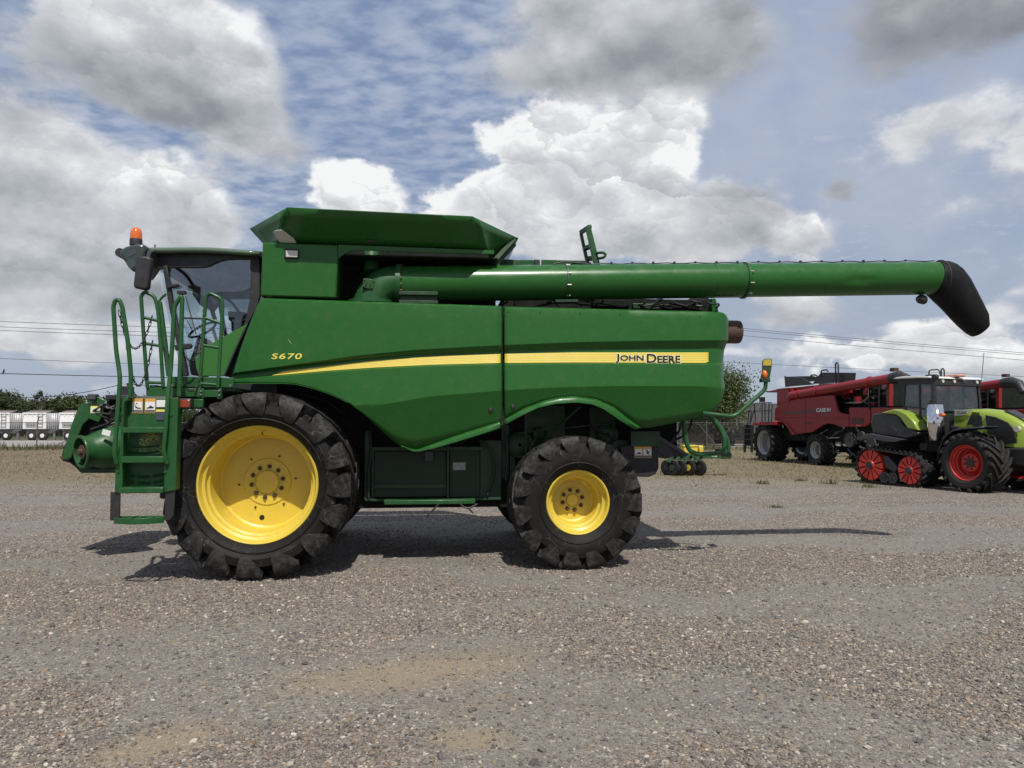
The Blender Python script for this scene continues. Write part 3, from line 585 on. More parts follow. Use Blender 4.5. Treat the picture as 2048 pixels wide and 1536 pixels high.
    rings = []; ws = [ra+.006, ra+.016, ra+.012, ra+.01, ra, ra*.98, ra*.95, ra*.9, ra*.85, ra*.72]
    for k, (p, q) in enumerate(prs):
        a, b = P(*p, .30), P(*q, .30); c = (a+b)/2; hv = (a-b)/2; wv = Vector((0, ws[k], 0)); rings.append([c+hv*math.cos(t)+wv*math.sin(t)*(1+.025*math.sin(5*t+k)) for t in [2*math.pi*i/40 for i in range(40)]])
    m = MB(); m.loft(rings, True); sp = obj('rubber_spout', m, mat('spout_rubber', (.006, .006, .0072), .6, spec=.2, var=.2, bump=.12, bscale=120, dust=.05), T, sharp=60)
    m = MB(); a, b = along(1880), along(1886); m.lathe([(ra+.01, -.012), (ra+.024, -.006), (ra+.024, .006), (ra+.01, .012)], P(1878, 557, .3), 48, axis='x'); obj('spout_clamp', m, BLACKP, sp)
    c = P(1843, 598, .28); m = MB(); m.tube([c+Vector((-.06, 0, 0)), c+Vector((-.03, 0, 0)), c+Vector((.03, 0, -.01)), c+Vector((.05, 0, -.01))], [.03, .055, .06, .05], 16); m.box(c.x-.02, c.x+.02, c.y-.01, c.y+.01, c.z+.03, c.z+.09); obj('spout_lamp', m, BLACKP, T)
    # ---- engine deck, ladder on top, exhaust
    def qbox(name, x0, y0, x1, y1, yl, th, mt, bev=.006, par=None):
        m = MB(); a, b = g(x0, y0, x1, y1, yl); m.box(a.x, b.x, yl, yl+th, a.z, b.z); return obj(name, m, mt, par or T, bev=bev)
    qbox('engine_deck', 1005, 600, 1415, 640, .8, 1.5, DARK)
    qbox('deck_rail', 1000, 520, 1076, 536, 1.0, .03, GREENF); qbox('deck_rail', 1083, 521, 1166, 536, 1.0, .03, GREENF)
    qbox('rail_clamp', 1069, 519, 1080, 533, .97, .05, BLACKP); qbox('rail_clamp', 1165, 521, 1174, 533, .97, .05, BLACKP)
    m = MB(); m.tube([P(1026, 534, .85), P(1062, 533, .85)], .022, 10); obj('air_pipe', m, SILVER, T)
    m = MB(); m.prism(L([(1172, 455), (1181, 450), (1202, 535), (1190, 535)], 1.2), .06); la = obj('deck_ladder', m, GREENF, T, bev=.005)
    m = MB(); m.prism(L([(1160, 466), (1165, 464), (1181, 535), (1175, 535)], 1.5), .06); obj('ladder_rail', m, GREENF, la, bev=.005)
    for (x0, y0, x1, y1) in ((1162, 465, 1180, 453), (1170, 497, 1186, 491), (1175, 518, 1192, 515)):
        m = MB(); m.bar(P(x0, y0, 1.52), P(x1, y1, 1.24), .05, .05); obj('rung', m, GREENF, la)
    m = MB(); m.tube([P(1193, 506, 1.2), P(1206, 505, 1.1), P(1212, 509, 1.1), P(1208, 515, 1.1), P(1197, 517, 1.2)], .018, 8, fillet=.05); obj('hook', m, GREENF, la)
    qbox('engine_cover', 1266, 607, 1312, 617, .75, .6, DGREEN); qbox('engine_cover', 1186, 600, 1260, 612, .7, .5, DARK); qbox('engine_cover', 1030, 596, 1110, 616, .75, .5, DARK)
    rng2 = random.Random(3)
    for k in range(16):
        x = rng2.uniform(1300, 1420); m = MB(); y0 = rng2.uniform(600, 616); m.tube([P(x, y0, .7), P(x+rng2.uniform(-30, 30), y0+rng2.uniform(-5, 6), .75), P(x+rng2.uniform(-50, 50), 616, .8)], .012, 6, fillet=.05); obj('hose', m, BLACKP, T)
    for k in range(14):
        x = rng2.uniform(880, 1300); m = MB(); y0 = rng2.uniform(600, 611); m.tube([P(x, y0, .5), P(x+rng2.uniform(-30, 30), y0+rng2.uniform(-3, 4), .52), P(x+rng2.uniform(-50, 50), 612, .55)], .011, 6, fillet=.05); obj('hose', m, BLACKP, T)
    m = MB(); a = P(1400, 612, .9); m.disc((a.x, .9, a.z-.08), .22, .4, 28); m.box(a.x-.3, a.x+.2, .9, 1.6, 2.85, a.z-.02); obj('air_cleaner', m, BLACKP, T)
    m = MB(); m.prism(L([(1424, 596), (1432, 597), (1437, 622), (1437, 640), (1424, 640)], .8), 1.4); obj('rear_hood_fin', m, GREEN, T, bev=.01)
    m = MB(); c = P(1458, 664, .55); rx = (P(1468, 641, .55)-P(1468, 687, .55)).length/2; m.lathe([(.02, -.3), (rx, -.3), (rx, .10), (rx*.97, .13), (rx*.9, .135), (rx*.86, .02), (.02, .0)], c, 40, axis='x'); obj('exhaust_pipe', m, RUST, T)
    # ---- tail: marker lamp arm, guard hoops, straw chute, curtain
    m = MB(); m.tube(L([(1405, 826), (1420, 828), (1463, 833), (1474, 829), (1526, 783), (1531, 776), (1532, 757)], -.05), .024, 12, fillet=.06); ar = obj('marker_arm', m, GREENF, T)
    m = MB(); m.prism(L([(1525.5, 722), (1530, 717.5), (1541, 717), (1544.5, 719), (1543.5, 736), (1539, 761), (1535, 763), (1523, 761), (1522, 757), (1525, 740)], -.08), .02); mp = obj('marker_plate', m, DGREEN, ar, bev=.004)
    m = MB(); m.prism(L([(1527, 722), (1530.5, 719), (1541, 718.5), (1543, 720), (1542.5, 731), (1526, 731)], -.086), .006); obj('marker_reflector', m, mat('amber_yellow', (.42, .32, .03), .4), ar)
    m = MB(); c = P(1530.5, 749, -.1); rings = []
    for k in range(7): a = math.pi/2*k/6; rings.append([c+Vector((.035*math.cos(a)*math.cos(t), .03-.05*math.sin(a), .056*math.cos(a)*math.sin(t))) for t in [2*math.pi*i/20 for i in range(20)]])
    m.loft(rings, True); obj('marker_lamp', m, ORANGE, ar, sharp=60)
    qbox('marker_joint', 1524, 757, 1541, 764, -.09, .08, DGREEN, par=ar)
    m = MB(); m.tube(L([(1366, 830), (1369, 858), (1374, 890), (1380, 902), (1396, 909), (1440, 906), (1449, 897), (1448, 876), (1440, 857), (1420, 832), (1400, 815)], .25), .028, 12, fillet=.1); gh = obj('guard_hoop', m, GREENF, T)
    m = MB(); m.tube(L([(1385, 838), (1428, 838), (1437, 848), (1452, 872), (1457, 890), (1457, 906)], .5), .024, 12, fillet=.1); obj('hoop_brace', m, GREENF, gh)
    m = MB(); m.prism(L([(1440, 898), (1452, 899), (1464, 908), (1463, 914), (1447, 913), (1438, 908)], .3), .16); obj('hoop_foot', m, DGREEN, gh, bev=.006)
    for pts in ([(1362, 845), (1360, 860), (1345, 880), (1338, 890)], [(1384, 838), (1380, 858), (1368, 872), (1345, 882)]):
        m = MB(); m.tube(L(pts, .6), .016, 8, fillet=.08); obj('hose', m, BLACKP, T)
    m = MB(); m.prism(L([(1290, 862), (1317, 870), (1378, 908), (1372, 914), (1348, 913), (1332, 918), (1318, 905), (1285, 890)], .55), .9); ch = obj('straw_chute', m, BLACKP, T, bev=.01)
    m = MB(); m.ext([P(1317, 871, .53), P(1378, 909, .53), P(1372, 913, .53), P(1317, 878, .53)], (0, .06, 0)); obj('chute_edge', m, GREYP, ch)
    m = MB(); m.prism(L([(1240, 893), (1316, 880), (1318, 935), (1312, 948), (1298, 954), (1262, 953), (1245, 930)], .5), .035); cu_ = obj('rubber_curtain', m, mat('curtain_rubber', (.010, .010, .014), .6, var=.2), T, bev=.01)
    qbox('chute_support', 1262, 862, 1320, 893, .48, .5, DGREEN)
    def decal(par, x0, y0, x1, y1, yl, fig=0, head=WARN, foot=GREYT, hf=.22, ff=.24):
        m = MB(); a, b = P(x0, y1, yl), P(x1, y0, yl); h = b.z-a.z; w = b.x-a.x
        m.box(a.x, b.x, yl-.002, yl+.004, a.z, b.z, 0); e = w*.05
        z2 = b.z-h*hf; z3 = a.z+h*ff; m.box(a.x+e, b.x-e, yl-.0035, yl, z3, z2, 1); m.box(a.x+e, b.x-e, yl-.0035, yl, a.z+h*.04, z3-h*.015, 2)
        sh = [[(.2, .8), (.32, .5), (.5, .3), (.9, .22), (.85, .12), (.45, .16), (.3, .3)], [(.15, .25), (.4, .35), (.55, .55), (.7, .4), (.9, .3), (.85, .2), (.15, .15)], [(.2, .3), (.45, .4), (.4, .8), (.55, .85), (.6, .5), (.8, .7), (.85, .6), (.65, .3), (.75, .1), (.6, .1), (.5, .25)]][fig % 3]
        m.prism([Vector((a.x+e+(w-2*e)*u, yl-.006, z3+(z2-z3)*v)) for u, v in sh], .003, 3)
        if fig != 1: m.disc((a.x+w*(.42 if fig == 0 else .36), yl-.006, z3+(z2-z3)*.78), w*.06, .003, 10, 3)
        return obj('warning_decal', m, [head, DWHITE, foot, BLACKT], par)
    decal(cu_, 1269, 893, 1285, 916, .494, 1); decal(cu_, 1286, 893, 1303, 916, .494, 2)
    return T, decal, qbox, g
GREEN_T, decal, qbox, gq = build_green()
def build_cab():
    T = GREEN_T; Wf = 2.58; yn = .42; ym = 1.5
    # ---- frame of the cab: pillars, header, rear wall, floor
    m = MB()
    hd = [(288, 504), (380, 503), (519, 508), (518, 520), (503, 518), (470, 518), (454, 519), (443, 521), (430, 526), (418, 532), (405, 534.5), (320, 535), (303, 538), (292, 530)]
    for yy in (yn-.02, Wf): m.prism(L(hd, yn-.02) if yy < 1 else [Vector((p.x, yy, p.z)) for p in L(hd, yn)], .05)
    a = P(300, 508, yn); b = P(518, 508, yn); z0 = P(300, 532, yn).z; m.box(a.x, a.x+.12, yn, Wf, z0, a.z-.01); m.box(b.x-.1, b.x, yn, Wf, P(518, 540, yn).z, b.z-.02)
    for yy, s in ((yn, 1), (Wf, -1)):
        q = lambda x, y: Vector((P(x, y, yn).x, yy, P(x, y, yn).z))
        m.bar(q(331, 532), q(345, 620), .05, .06); m.bar(q(345, 618), q(373, 752), .055, .06)
        m.prism([q(*k) for k in ((503, 518), (519, 508), (520, 590), (514, 615), (494, 652), (489, 650), (499, 600))], .06*s)
        m.bar(q(366, 636), q(428, 638), .018, .03)
    m.box(P(520, 600, yn).x-.25, P(520, 600, yn).x, yn+.06, Wf-.06, 2.0, 2.72)
    a = P(375, 752, yn); m.box(a.x-.1, a.x+1.0, yn, Wf, 1.98, 2.12)
    cab = obj('cab', m, BLACKP, T, bev=.008)
    # roof
    rows = []
    for yy, dz, dx in ((.30, -.03, .05), (.34, -.005, .02), (.5, .02, 0), (1.0, .055, -.03), (ym, .07, -.05), (2.0, .055, -.03), (2.5, .02, 0), (2.68, -.005, .02), (2.72, -.03, .05)):
        rows.append([Vector((P(x, 500, .36).x+dx*(1 if x < 400 else 0), yy, P(x, y, .36).z+dz)) for x, y in ((286, 501), (300, 499.5), (340, 499), (381, 498.5), (420, 499), (460, 501.5), (500, 504.5), (521, 506.5))])
    o = obj('cab_roof', MB().grid(rows), mat('roof_green_highlight', (.085, .13, .085), .25, coat=.4, var=.05), cab); md = o.modifiers.new('s', 'SOLIDIFY'); md.thickness = .05; md.offset = 0  # paler than the body green: the edge highlight is put into the base colour
    m = MB(); m.tube([P(310, 499, .8), P(310, 489, .8)], .008, 6); obj('antenna', m, BLACKP, cab)
    # light pod at the front of the roof, beacon
    pod = [(237.5, 504), (240, 499), (249, 493), (262, 489), (275, 486.5), (290, 488), (289, 511), (283, 525), (268, 545), (256, 535), (247, 521), (240, 512)]
    m = MB(); m.prism([Vector((p.x, .0, p.z)) for p in L(pod, .0)], .55); pd = obj('lamp_pod', m, mat('pod_dark', (.030, .045, .036), .3, coat=.4, var=.15), T, bev=.03)
    m = MB(); m.prism([Vector((p.x, WID3-.55, p.z)) for p in L(pod, .0)], .55); obj('lamp_pod', m, MATS['pod_dark'], T, bev=.03)
    m = MB(); m.prism(L([(252, 503), (270, 497), (273, 507), (255, 516)], -.004), .02); obj('pod_lens', m, mat('smoked_lens', (.04, .05, .05), .08, coat=.8), pd, bev=.004)
    m = MB(); m.prism(L([(250, 523), (266, 520), (270, 530), (262, 540)], -.004), .02); obj('pod_lens', m, MATS['smoked_lens'], pd, bev=.004)
    m = MB(); c = P(243, 505, .1); m.disc((c.x-.02, c.y, c.z), .05, .3, 20); obj('front_lamp', m, BLACKP, pd)
    c = P(272, 487, .16); r = (P(260, 480, .16)-P(285, 480, .16)).length/2; m = MB(); m.lathe([(.001, -.02), (r, -.02), (r, .035), (r*.95, .05), (.001, .05)], c, 28, axis='z'); bc = obj('beacon', m, BLACKP, T)
    m = MB(); m.lathe([(r*.93, .05), (r*.93, .10), (r*.86, .135), (r*.65, .165), (r*.3, .18), (.001, .183)], c, 28, axis='z'); obj('beacon_dome', m, ORANGE, bc, sharp=70)
    # mirrors
    for yy in (-.42, 3.4):
        ml = [(272, 513), (276, 511), (295, 512), (301, 514), (302, 519), (296, 574), (293, 578), (288, 579.5), (269, 575.5), (265.5, 572), (266, 566)]
        m = MB(); m.prism([Vector((p.x, yy, p.z)) for p in L(ml, -.42)], .09); mr = obj('mirror', m, BLACKP, T, bev=.022)
        m = MB(); m.tube([Vector((P(290, 520, -.42).x, yy+.06, P(290, 520, -.42).z)), Vector((P(296, 505, -.2).x, yy+.25*(1 if yy < 1 else -1), P(296, 503, -.2).z)), Vector((P(305, 503, .3).x, .3 if yy < 1 else 2.7, P(305, 503, .3).z))], .02, 8, fillet=.08); obj('mirror_arm', m, BLACKP, mr)
    # glass
    dg = [(337, 536), (405, 534), (430, 525), (454, 519), (503, 518), (499, 600), (490, 648), (442, 676), (410, 694), (388, 713), (372, 745), (348, 620)]
    tint = [(337, 536), (405, 534), (430, 525), (454, 519), (503, 518), (500.5, 575), (493, 579), (485, 581.5), (470, 583.5), (440, 583.5), (425, 585), (410, 594), (398, 588), (385, 583), (365, 578), (343.5, 577)]
    for yy in (yn+.02, Wf-.02):
        m = MB(); m.add([Vector((p.x, yy, p.z)) for p in L(dg, yn)], [tuple(range(len(dg)))]); obj('door_glass', m, GLASS, cab, fix=False)
    m = MB(); m.add([Vector((p.x, yn+.012, p.z)) for p in L(tint, yn)], [tuple(range(len(tint)))]); obj('tinted_band', m, GLASST, cab, fix=False)
    m = MB(); m.add([Vector((p.x, Wf-.012, p.z)) for p in L(tint, yn)], [tuple(range(len(tint)))]); obj('tinted_band', m, GLASST, cab, fix=False)
    rows = []
    for k in range(13):
        s = k/12; yy = yn+(Wf-yn)*s; bl = .30*math.sin(math.pi*s)**.7
        rows.append([Vector((P(x, y, yn).x-bl*(1-.3*v), yy, P(x, y, yn).z)) for v, (x, y) in enumerate(((329, 534), (335, 580), (343, 630), (356, 690), (369, 752))) for v in [v/4]])
    obj('windshield', MB().grid(rows), GLASS, cab, fix=False)
    # lower door panel
    m = MB(); m.prism(L([(495, 647), (442, 676), (410, 694), (389, 713), (392, 735), (397, 752), (451, 752)], yn-.02), .04); obj('door_panel', m, mat('green_bright', (.032, .135, .022), .36, coat=.12, var=.05), cab, bev=.006)
    m = MB(); m.prism(L([(451, 753), (495, 647), (521, 604), (469, 753)], .5), .05); obj('dark_gap_wedge', m, BLACKP, cab)  # black sheet standing in for the dark gap beside the door panel
    m = MB(); m.tube(L([(449, 752), (462, 720), (480, 680), (492, 655)], .40), .012, 6); obj('seal_cable', m, BLACKP, cab)
    m = MB(); m.prism([Vector((p.x, Wf-.02, p.z)) for p in L([(495, 647), (442, 676), (410, 694), (389, 713), (397, 752), (451, 752)], yn-.02)], .04); obj('door_panel', m, GREEN, cab)
    # inside: seat, column, wheel, screens
    s = P(470, 700, 1.2); m = MB(); m.box(s.x-.30, s.x+.25, 1.25, 1.75, 2.35, 2.5); st = obj('seat', m, SEATM, T, bev=.05)
    m = MB(); rr = [Vector((s.x+.2, 1.27, 2.5)), Vector((s.x+.34, 1.27, 3.12)), Vector((s.x+.26, 1.27, 3.14)), Vector((s.x+.08, 1.27, 2.5))]; m.ext(rr, (0, .46, 0)); obj('seat_back', m, SEATM, st, bev=.05)
    m = MB(); m.box(s.x-.12, s.x+.2, 1.35, 1.65, 2.1, 2.36); obj('seat_base', m, BLACKP, st, bev=.03)
    m = MB(); m.prism(L([(455, 622), (494, 625), (497, 638), (490, 642), (470, 648), (457, 640)], .75), .05); obj('armrest_screen', m, BLACKP, cab, bev=.01)
    m = MB(); m.prism(L([(461, 640), (500, 642), (488, 665), (470, 672), (462, 660)], .8), .3); obj('side_console', m, CHARC, cab, bev=.02)
    m = MB(); m.prism(L([(392, 674), (404, 672), (412, 690), (408, 720), (400, 752), (380, 750), (376, 725), (386, 700)], 1.25), .4); obj('steering_column', m, CHARC, cab, bev=.03)
    m = MB(); c = P(405, 660, 1.45); rings = []
    pts = [c+Vector((.05*math.cos(a)*1, .2*math.sin(a), .19*math.cos(a)*.5))+Vector((.1*math.cos(a), 0, 0)) for a in [2*math.pi*k/28 for k in range(29)]]; m.tube(pts, .016, 8); obj('steering_wheel', m, BLACKP, cab)
    m = MB(); m.bar(P(425, 655, 1.0), P(436, 690, 1.0), .03, .05); m.bar(P(415, 590, 1.9), P(430, 640, 1.9), .05, .05); m.box(s.x-.3, s.x-.15, 1.0, 1.1, 2.45, 2.62); obj('control_lever', m, BLACKP, cab, bev=.008)
    m = MB(); m.bar(P(371, 592, yn-.05), P(392, 668, .3), .010, .01); m.bar(P(384, 660, .3), P(374, 640, .3), .008, .008); obj('wiper', m, BLACKP, cab)
    m = MB(); m.prism(L([(349, 567), (356, 566), (357, 572), (334, 577), (333, 570)], yn-.06), .05); obj('grab_handle', m, BLACKP, cab, bev=.01)
    m = MB(); m.prism(L([(348, 690), (380, 686), (384, 692), (380, 697), (350, 701)], yn-.06), .05); obj('door_handle', m, BLACKP, cab, bev=.008)
    m = MB(); m.tube(L([(317, 612), (318, 602), (325, 594), (332, 588)], .25), .014, 8, fillet=.05); m.tube(L([(319, 605), (324, 640), (338, 752)], .25), .03, 10, fillet=.1); obj('mirror_post', m, GREENF, cab)
    m = MB(); m.tube(L([(316, 604), (317, 618)], .25), .033, 10); obj('post_cap', m, GREYP, cab)
    # ---- platform and rails
    ypf = -.42
    m = MB(); m.prism(L([(342, 753), (467, 755), (467, 775.5), (342, 774)], -.30), .04); m.prism(L([(292, 775), (400, 777), (400, 794), (292, 793)], -.36), .04); pl = obj('platform', m, GREENF, T, bev=.006)
    a = P(292, 784, -.36); b = P(467, 778, -.3); m = MB(); m.box(a.x, b.x, -.26, .5, b.z-.02, b.z+.02); m.box(a.x, a.x+.06, -.26, 1.2, b.z-.06, b.z+.04); obj('platform_floor', m, DGREEN, pl)
    for (x0, y0, x1, y1) in ((396, 777, 408, 796), (408, 780, 436, 794), (434, 777, 443, 798)):
        m = MB(); a, b = gq(x0, y0, x1, y1, -.34); m.box(a.x, b.x, -.34, -.28, a.z, b.z); obj('platform_bracket', m, GREENF, pl, bev=.004)
    for (x, y) in ((345, 771), (402, 782), (402, 789), (439, 781), (439, 790), (461, 771)):
        m = MB(); c = P(x, y, -.35); m.disc((c.x, c.y-.012, c.z), .011, .02, 8); obj('platform_bolt', m, STEEL, pl)
    m = MB(); m.prism(L([(255, 800), (344, 799), (344, 793), (260, 792)], -.44), .35); obj('landing_tread', m, STEEL, pl)
    def rail(pts, r=.019, yl=-.42, bars=(), fil=.09, name='handrail'):
        m = MB(); m.tube([P(p[0], p[1], p[2] if len(p) > 2 else yl) for p in pts], r, 12, fillet=fil); h = obj(name, m, GREENF, T)
        for q in bars:
            m = MB(); m.tube([P(q[0], q[1], yl), P(q[2], q[3], yl)], r*.85, 10); obj('cross_bar', m, GREENF, h)
        return h
    rail([(234, 927, -.60), (229, 908, -.62), (236, 815, -.60), (240.5, 755, -.58), (232, 700, -.56), (226.5, 612), (231, 600), (239, 600), (244.5, 613), (256, 684), (262.5, 755), (260, 795)], .0215, -.56)
    rail([(295, 776), (288.5, 690), (282, 592), (289, 583.5), (309, 592), (316, 618), (321, 690), (326.5, 774)], .0195, -.36, [(288, 635, 316, 641.5), (291, 687, 321, 692), (296, 765, 327, 766)])
    rail([(334, 927, -.60), (327, 904, -.62), (331.5, 857, -.62), (337, 780, -.58), (341, 745, -.55), (349, 612), (355, 602), (362.5, 592), (364.5, 598), (361.5, 700), (358.5, 778)], .0225, -.52)
    rail([(399, 778), (405, 690), (412, 593), (419, 586), (442, 597), (445.5, 610), (441, 690), (435.5, 775)], .0195, -.34, [(410, 635.5, 444, 647.5), (405.5, 690, 440, 696), (400, 767, 436, 770)])
    m = MB(); c = P(363.5, 586, -.5); m.box(c.x-.04, c.x+.04, c.y-.03, c.y+.03, c.z-.012, c.z+.02); m.tube([c, c+Vector((0, 0, -.06))], .016, 8); obj('rail_bracket', m, BLACKP, T)
    # chains
    def chain(p, q, sag, n):
        m = MB(); pts = [p.lerp(q, k/n)-Vector((0, 0, sag*4*(k/n)*(1-k/n))) for k in range(n+1)]
        for k in range(n):
            a, b = pts[k], pts[k+1]; t = (b-a).normalized(); c = (a+b)/2; u = Vector((0, 1, 0)) if k % 2 else t.cross(Vector((0, 1, 0))).normalized(); ln = (b-a).length*.72
            m.tube([c+t*ln*math.cos(x)+u*.011*math.sin(x) for x in [2*math.pi*i/10 for i in range(11)]], .0042, 5, caps=False)
        obj('chain', m, BLACKP, T)
    chain(P(238, 622, -.54), P(304, 633, -.36), .36, 24); chain(P(254, 690, -.54), P(305, 683, -.36), .44, 24); chain(P(362, 700, -.5), P(405, 690, -.34), .13, 12); chain(P(362, 740, -.5), P(405, 740, -.34), .22, 16)
    chain(P(409, 610, -.34), P(402, 705, -.34), .0, 20); chain(P(321, 672, -.33), P(325, 730, -.33), 0, 12)
    qbox('under_cab_frame', 345, 776, 475, 815, .46, 1.6, DARK)
    # ---- ladder
    yl = -.58; m = MB()
    m.prism(L([(243, 800), (248, 795), (256, 793), (256, 800), (248, 806), (245, 985), (229, 985), (231, 920), (240, 905)], yl), .10)
    m.prism(L([(336, 800), (342, 795), (356, 795), (356, 800), (352, 980), (327, 985), (330, 915), (333, 905)], yl), .12); ld = obj('ladder', m, GREENF, T, bev=.006)
    m = MB(); m.prism(L([(248, 796), (338, 797), (338, 858), (247, 857)], yl+.10), .02); m.prism(L([(246, 858), (334, 858), (330, 983), (236, 983)], yl+.13), .02); bk = obj('ladder_back', m, GREENF, ld, bev=.004)
    for k, yy in enumerate((888, 900, 913, 948, 960, 972)):
        m = MB(); seg_ = [(250, 318)] if k < 3 else ([(246, 268), (274, 300), (306, 326)])
        for x0, x1 in seg_: m.loft([[P(x0+(x1-x0)*t, yy-3.2+6*math.sin(math.pi*(x0+(x1-x0)*t-245)/85), yl+.13), P(x0+(x1-x0)*t, yy+6*math.sin(math.pi*(x0+(x1-x0)*t-245)/85), yl+.115), P(x0+(x1-x0)*t, yy+3.2+6*math.sin(math.pi*(x0+(x1-x0)*t-245)/85), yl+.13)] for t in [i/10 for i in range(11)]], False, closed=False)
        obj('embossed_rib', m, GREENF, ld)
    for (x0, x1, y0, y1) in ((244, 330, 855, 866), (241, 328, 913, 926), (236, 326, 975, 987)):
        m = MB(); a, b = P(x0, y1, yl-.05), P(x1, y0, yl-.05); m.box(a.x, b.x, yl-.05, yl+.12, a.z, b.z); obj('step', m, GREENF, ld, bev=.006)
    m = MB(); a = P(230, 1035, yl); b = P(329, 1035, yl); z0, z1 = P(280, 1046, yl).z, P(280, 1034, yl).z; outer = []; 
    for k in range(17): t = k/16; outer.append(Vector((a.x+(b.x-a.x)*t, yl-.03-.09*math.sin(math.pi*t), z0)))
    inn = [Vector((p.x, p.y+.022, p.z)) for p in outer]
    m.loft([[o_, o_+Vector((0, 0, z1-z0)), i_+Vector((0, 0, z1-z0)), i_] for o_, i_ in zip(outer, inn)], True); m.box(a.x, b.x, yl+.09, yl+.11, z0+.01, z1)
    for t in (.3, .5, .7): x = a.x+(b.x-a.x)*t; m.box(x-.012, x+.012, yl-.1, yl+.1, z0+.02, z1-.004)
    obj('step', m, GREENF, ld, bev=.003)
    for pts in ([(221, 984), (240, 986), (239, 1034), (228, 1041), (220, 1041)], [(331, 976), (350, 976), (347, 1030), (339, 1040), (329, 1041)]):
        m = MB(); m.prism(L(pts, yl+.02), .018); obj('rubber_strap', m, BLACKP, ld)
    for (x, y) in ((242, 828), (237, 933), (237, 943), (331, 934), (331, 944), (343, 830)):
        m = MB(); c = P(x, y, yl); m.disc((c.x, c.y-.01, c.z), .014, .02, 10); obj('ladder_bolt', m, GREENF, ld)
    decal(ld, 264, 797, 286, 826.5, yl+.096, 0); decal(ld, 289.5, 797, 311.5, 826.5, yl+.096, 1)
    m = MB(); a, b = gq(313, 800, 332, 814, yl+.096); m.box(a.x, b.x, yl+.09, yl+.1, a.z, b.z); obj('data_decal', m, DWHITE, ld)
    m = MB(); a, b = gq(312, 819, 330, 840, yl+.096); m.box(a.x, b.x, yl+.09, yl+.1, a.z, b.z-(b.z-a.z)*.22, 0); m.box(a.x, b.x, yl+.089, yl+.1, b.z-(b.z-a.z)*.21, b.z, 1); obj('data_decal', m, [DBLUE, LETTER], ld)
    m = MB(); m.prism(L([(278, 866), (328, 866), (328, 908), (278, 908)], yl+.124), .003); obj('faded_notice', m, notice_mat(), ld)
    m = MB(); a, b = gq(352, 797, 382, 818, -.50); m.box(a.x, b.x, -.50, -.38, a.z, b.z); lm = obj('side_marker', m, BLACKP, T, bev=.008)
    m = MB(); a, b = gq(356, 799.5, 379.5, 815, -.51); m.box(a.x, b.x, -.512, -.495, a.z, b.z); obj('marker_lens', m, ORANGED, lm, bev=.006)
    qbox('marker_bracket', 380, 798, 406, 815, -.40, .06, GREENF)
    m = MB(); m.prism(L([(352, 797), (364, 797), (352, 976), (347, 976)], -.47), .04); obj('ladder_mount', m, GREENF, T)
    # ---- feeder house in front of the cab
    yf = 1.05
    m = MB(); m.prism(L([(170, 800), (178, 789), (200, 795), (208, 799), (214, 803), (205, 830), (198, 845), (188, 842), (178, 838), (165, 850), (158, 868), (150, 890), (143, 915), (133, 921), (125, 917), (126, 905), (142, 850), (156, 815)], yf), .06)
    fh = obj('feeder_house', m, GREENF, T, bev=.01)
    m = MB(); m.prism(L([(122, 912), (126, 896), (146, 842), (162, 806), (170, 796), (240, 800), (250, 900), (230, 944), (160, 946), (150, 935)], yf+.1), 1.2); obj('feeder_tunnel', m, DARK, fh, bev=.02)
    qbox('feeder_crossbar', 174, 788, 191, 799, yf-.05, .1, GREYP, par=fh); qbox('feeder_crossbar', 211, 790, 262, 799, yf, .3, BLACKP, par=fh); qbox('feeder_post', 234, 772, 256, 800, yf+.1, .2, BLACKP, par=fh)
    decal(fh, 181, 812, 201, 827, yf-.004, 1, LETTER, BLACKT, .2, .1)
    obj('stencil_number', text_mesh('2-15', lambda u, v: P(171+13*u, 806+3*u-6*v, yf-.006), 0), DWHITE, fh, sharp=None)
    rg = random.Random(5)
    for k in range(14):
        x, y = rg.uniform(205, 245), rg.uniform(806, 850); m = MB(); m.tube([P(x, y, yf-.02), P(x+rg.uniform(-16, 16), y+rg.uniform(-10, 10), yf-.05), P(x+rg.uniform(-30, 30), y+rg.uniform(-16, 22), yf)], .013, 6, fillet=.05); obj('hose', m, BLACKP, fh)
    # bell-shaped drive housing: axis leans to the front and towards the near side
    c0 = P(160, 904, .72); c1 = P(252, 893, 1.10); axv = (c0-c1).normalized(); u = axv.cross(Vector((0, 0, 1))).normalized(); v = u.cross(axv); ln = (c1-c0).length
    rm = (P(160, 870, .72)-P(160, 937, .72)).length/2; m = MB(); rings = []
    for t, r in ((-.005, .86), (0.0, .98), (.015, 1.0), (.05, 1.0), (.06, .93), (.16, .93), (.24, .97), (.36, 1.12), (.6, 1.3), (1.0, 1.36)):
        rings.append([c0-axv*ln*t+(u*math.cos(a)+v*math.sin(a))*rm*r for a in [2*math.pi*k/40 for k in range(40)]])
    m.loft(list(reversed(rings)), False)
    m.loft([[c0-axv*ln*t+(u*math.cos(a)+v*math.sin(a))*rm*r for a in [2*math.pi*k/40 for k in range(40)]] for t, r in ((-.005, .86), (.1, .84), (.3, .8), (.32, .1))], False)
    bh = obj('drive_housing', m, GREENF, fh, sharp=35)
    m = MB(); q = c0-axv*ln*.22; m.tube([q, q+axv*.10], rm*.42, 16); m.tube([q+axv*.05, q+axv*.14], rm*.2, 12); obj('drive_coupler', m, RUST, fh)
    m = MB(); m.prism(L([(206, 858), (222, 862), (219, 873), (203, 868.5)], .66), .006); obj('inventory_sticker', m, DWHITE, fh)
    m = MB(); m.prism(L([(160, 938), (232, 938), (232, 946), (164, 946)], .9), .7); obj('feeder_floor', m, DGREEN, fh)
    m = MB(); m.prism(L([(118, 914), (140, 905), (150, 918), (146, 928), (124, 922)], 1.2), .9); obj('skid_plate', m, RUST, fh, bev=.01)
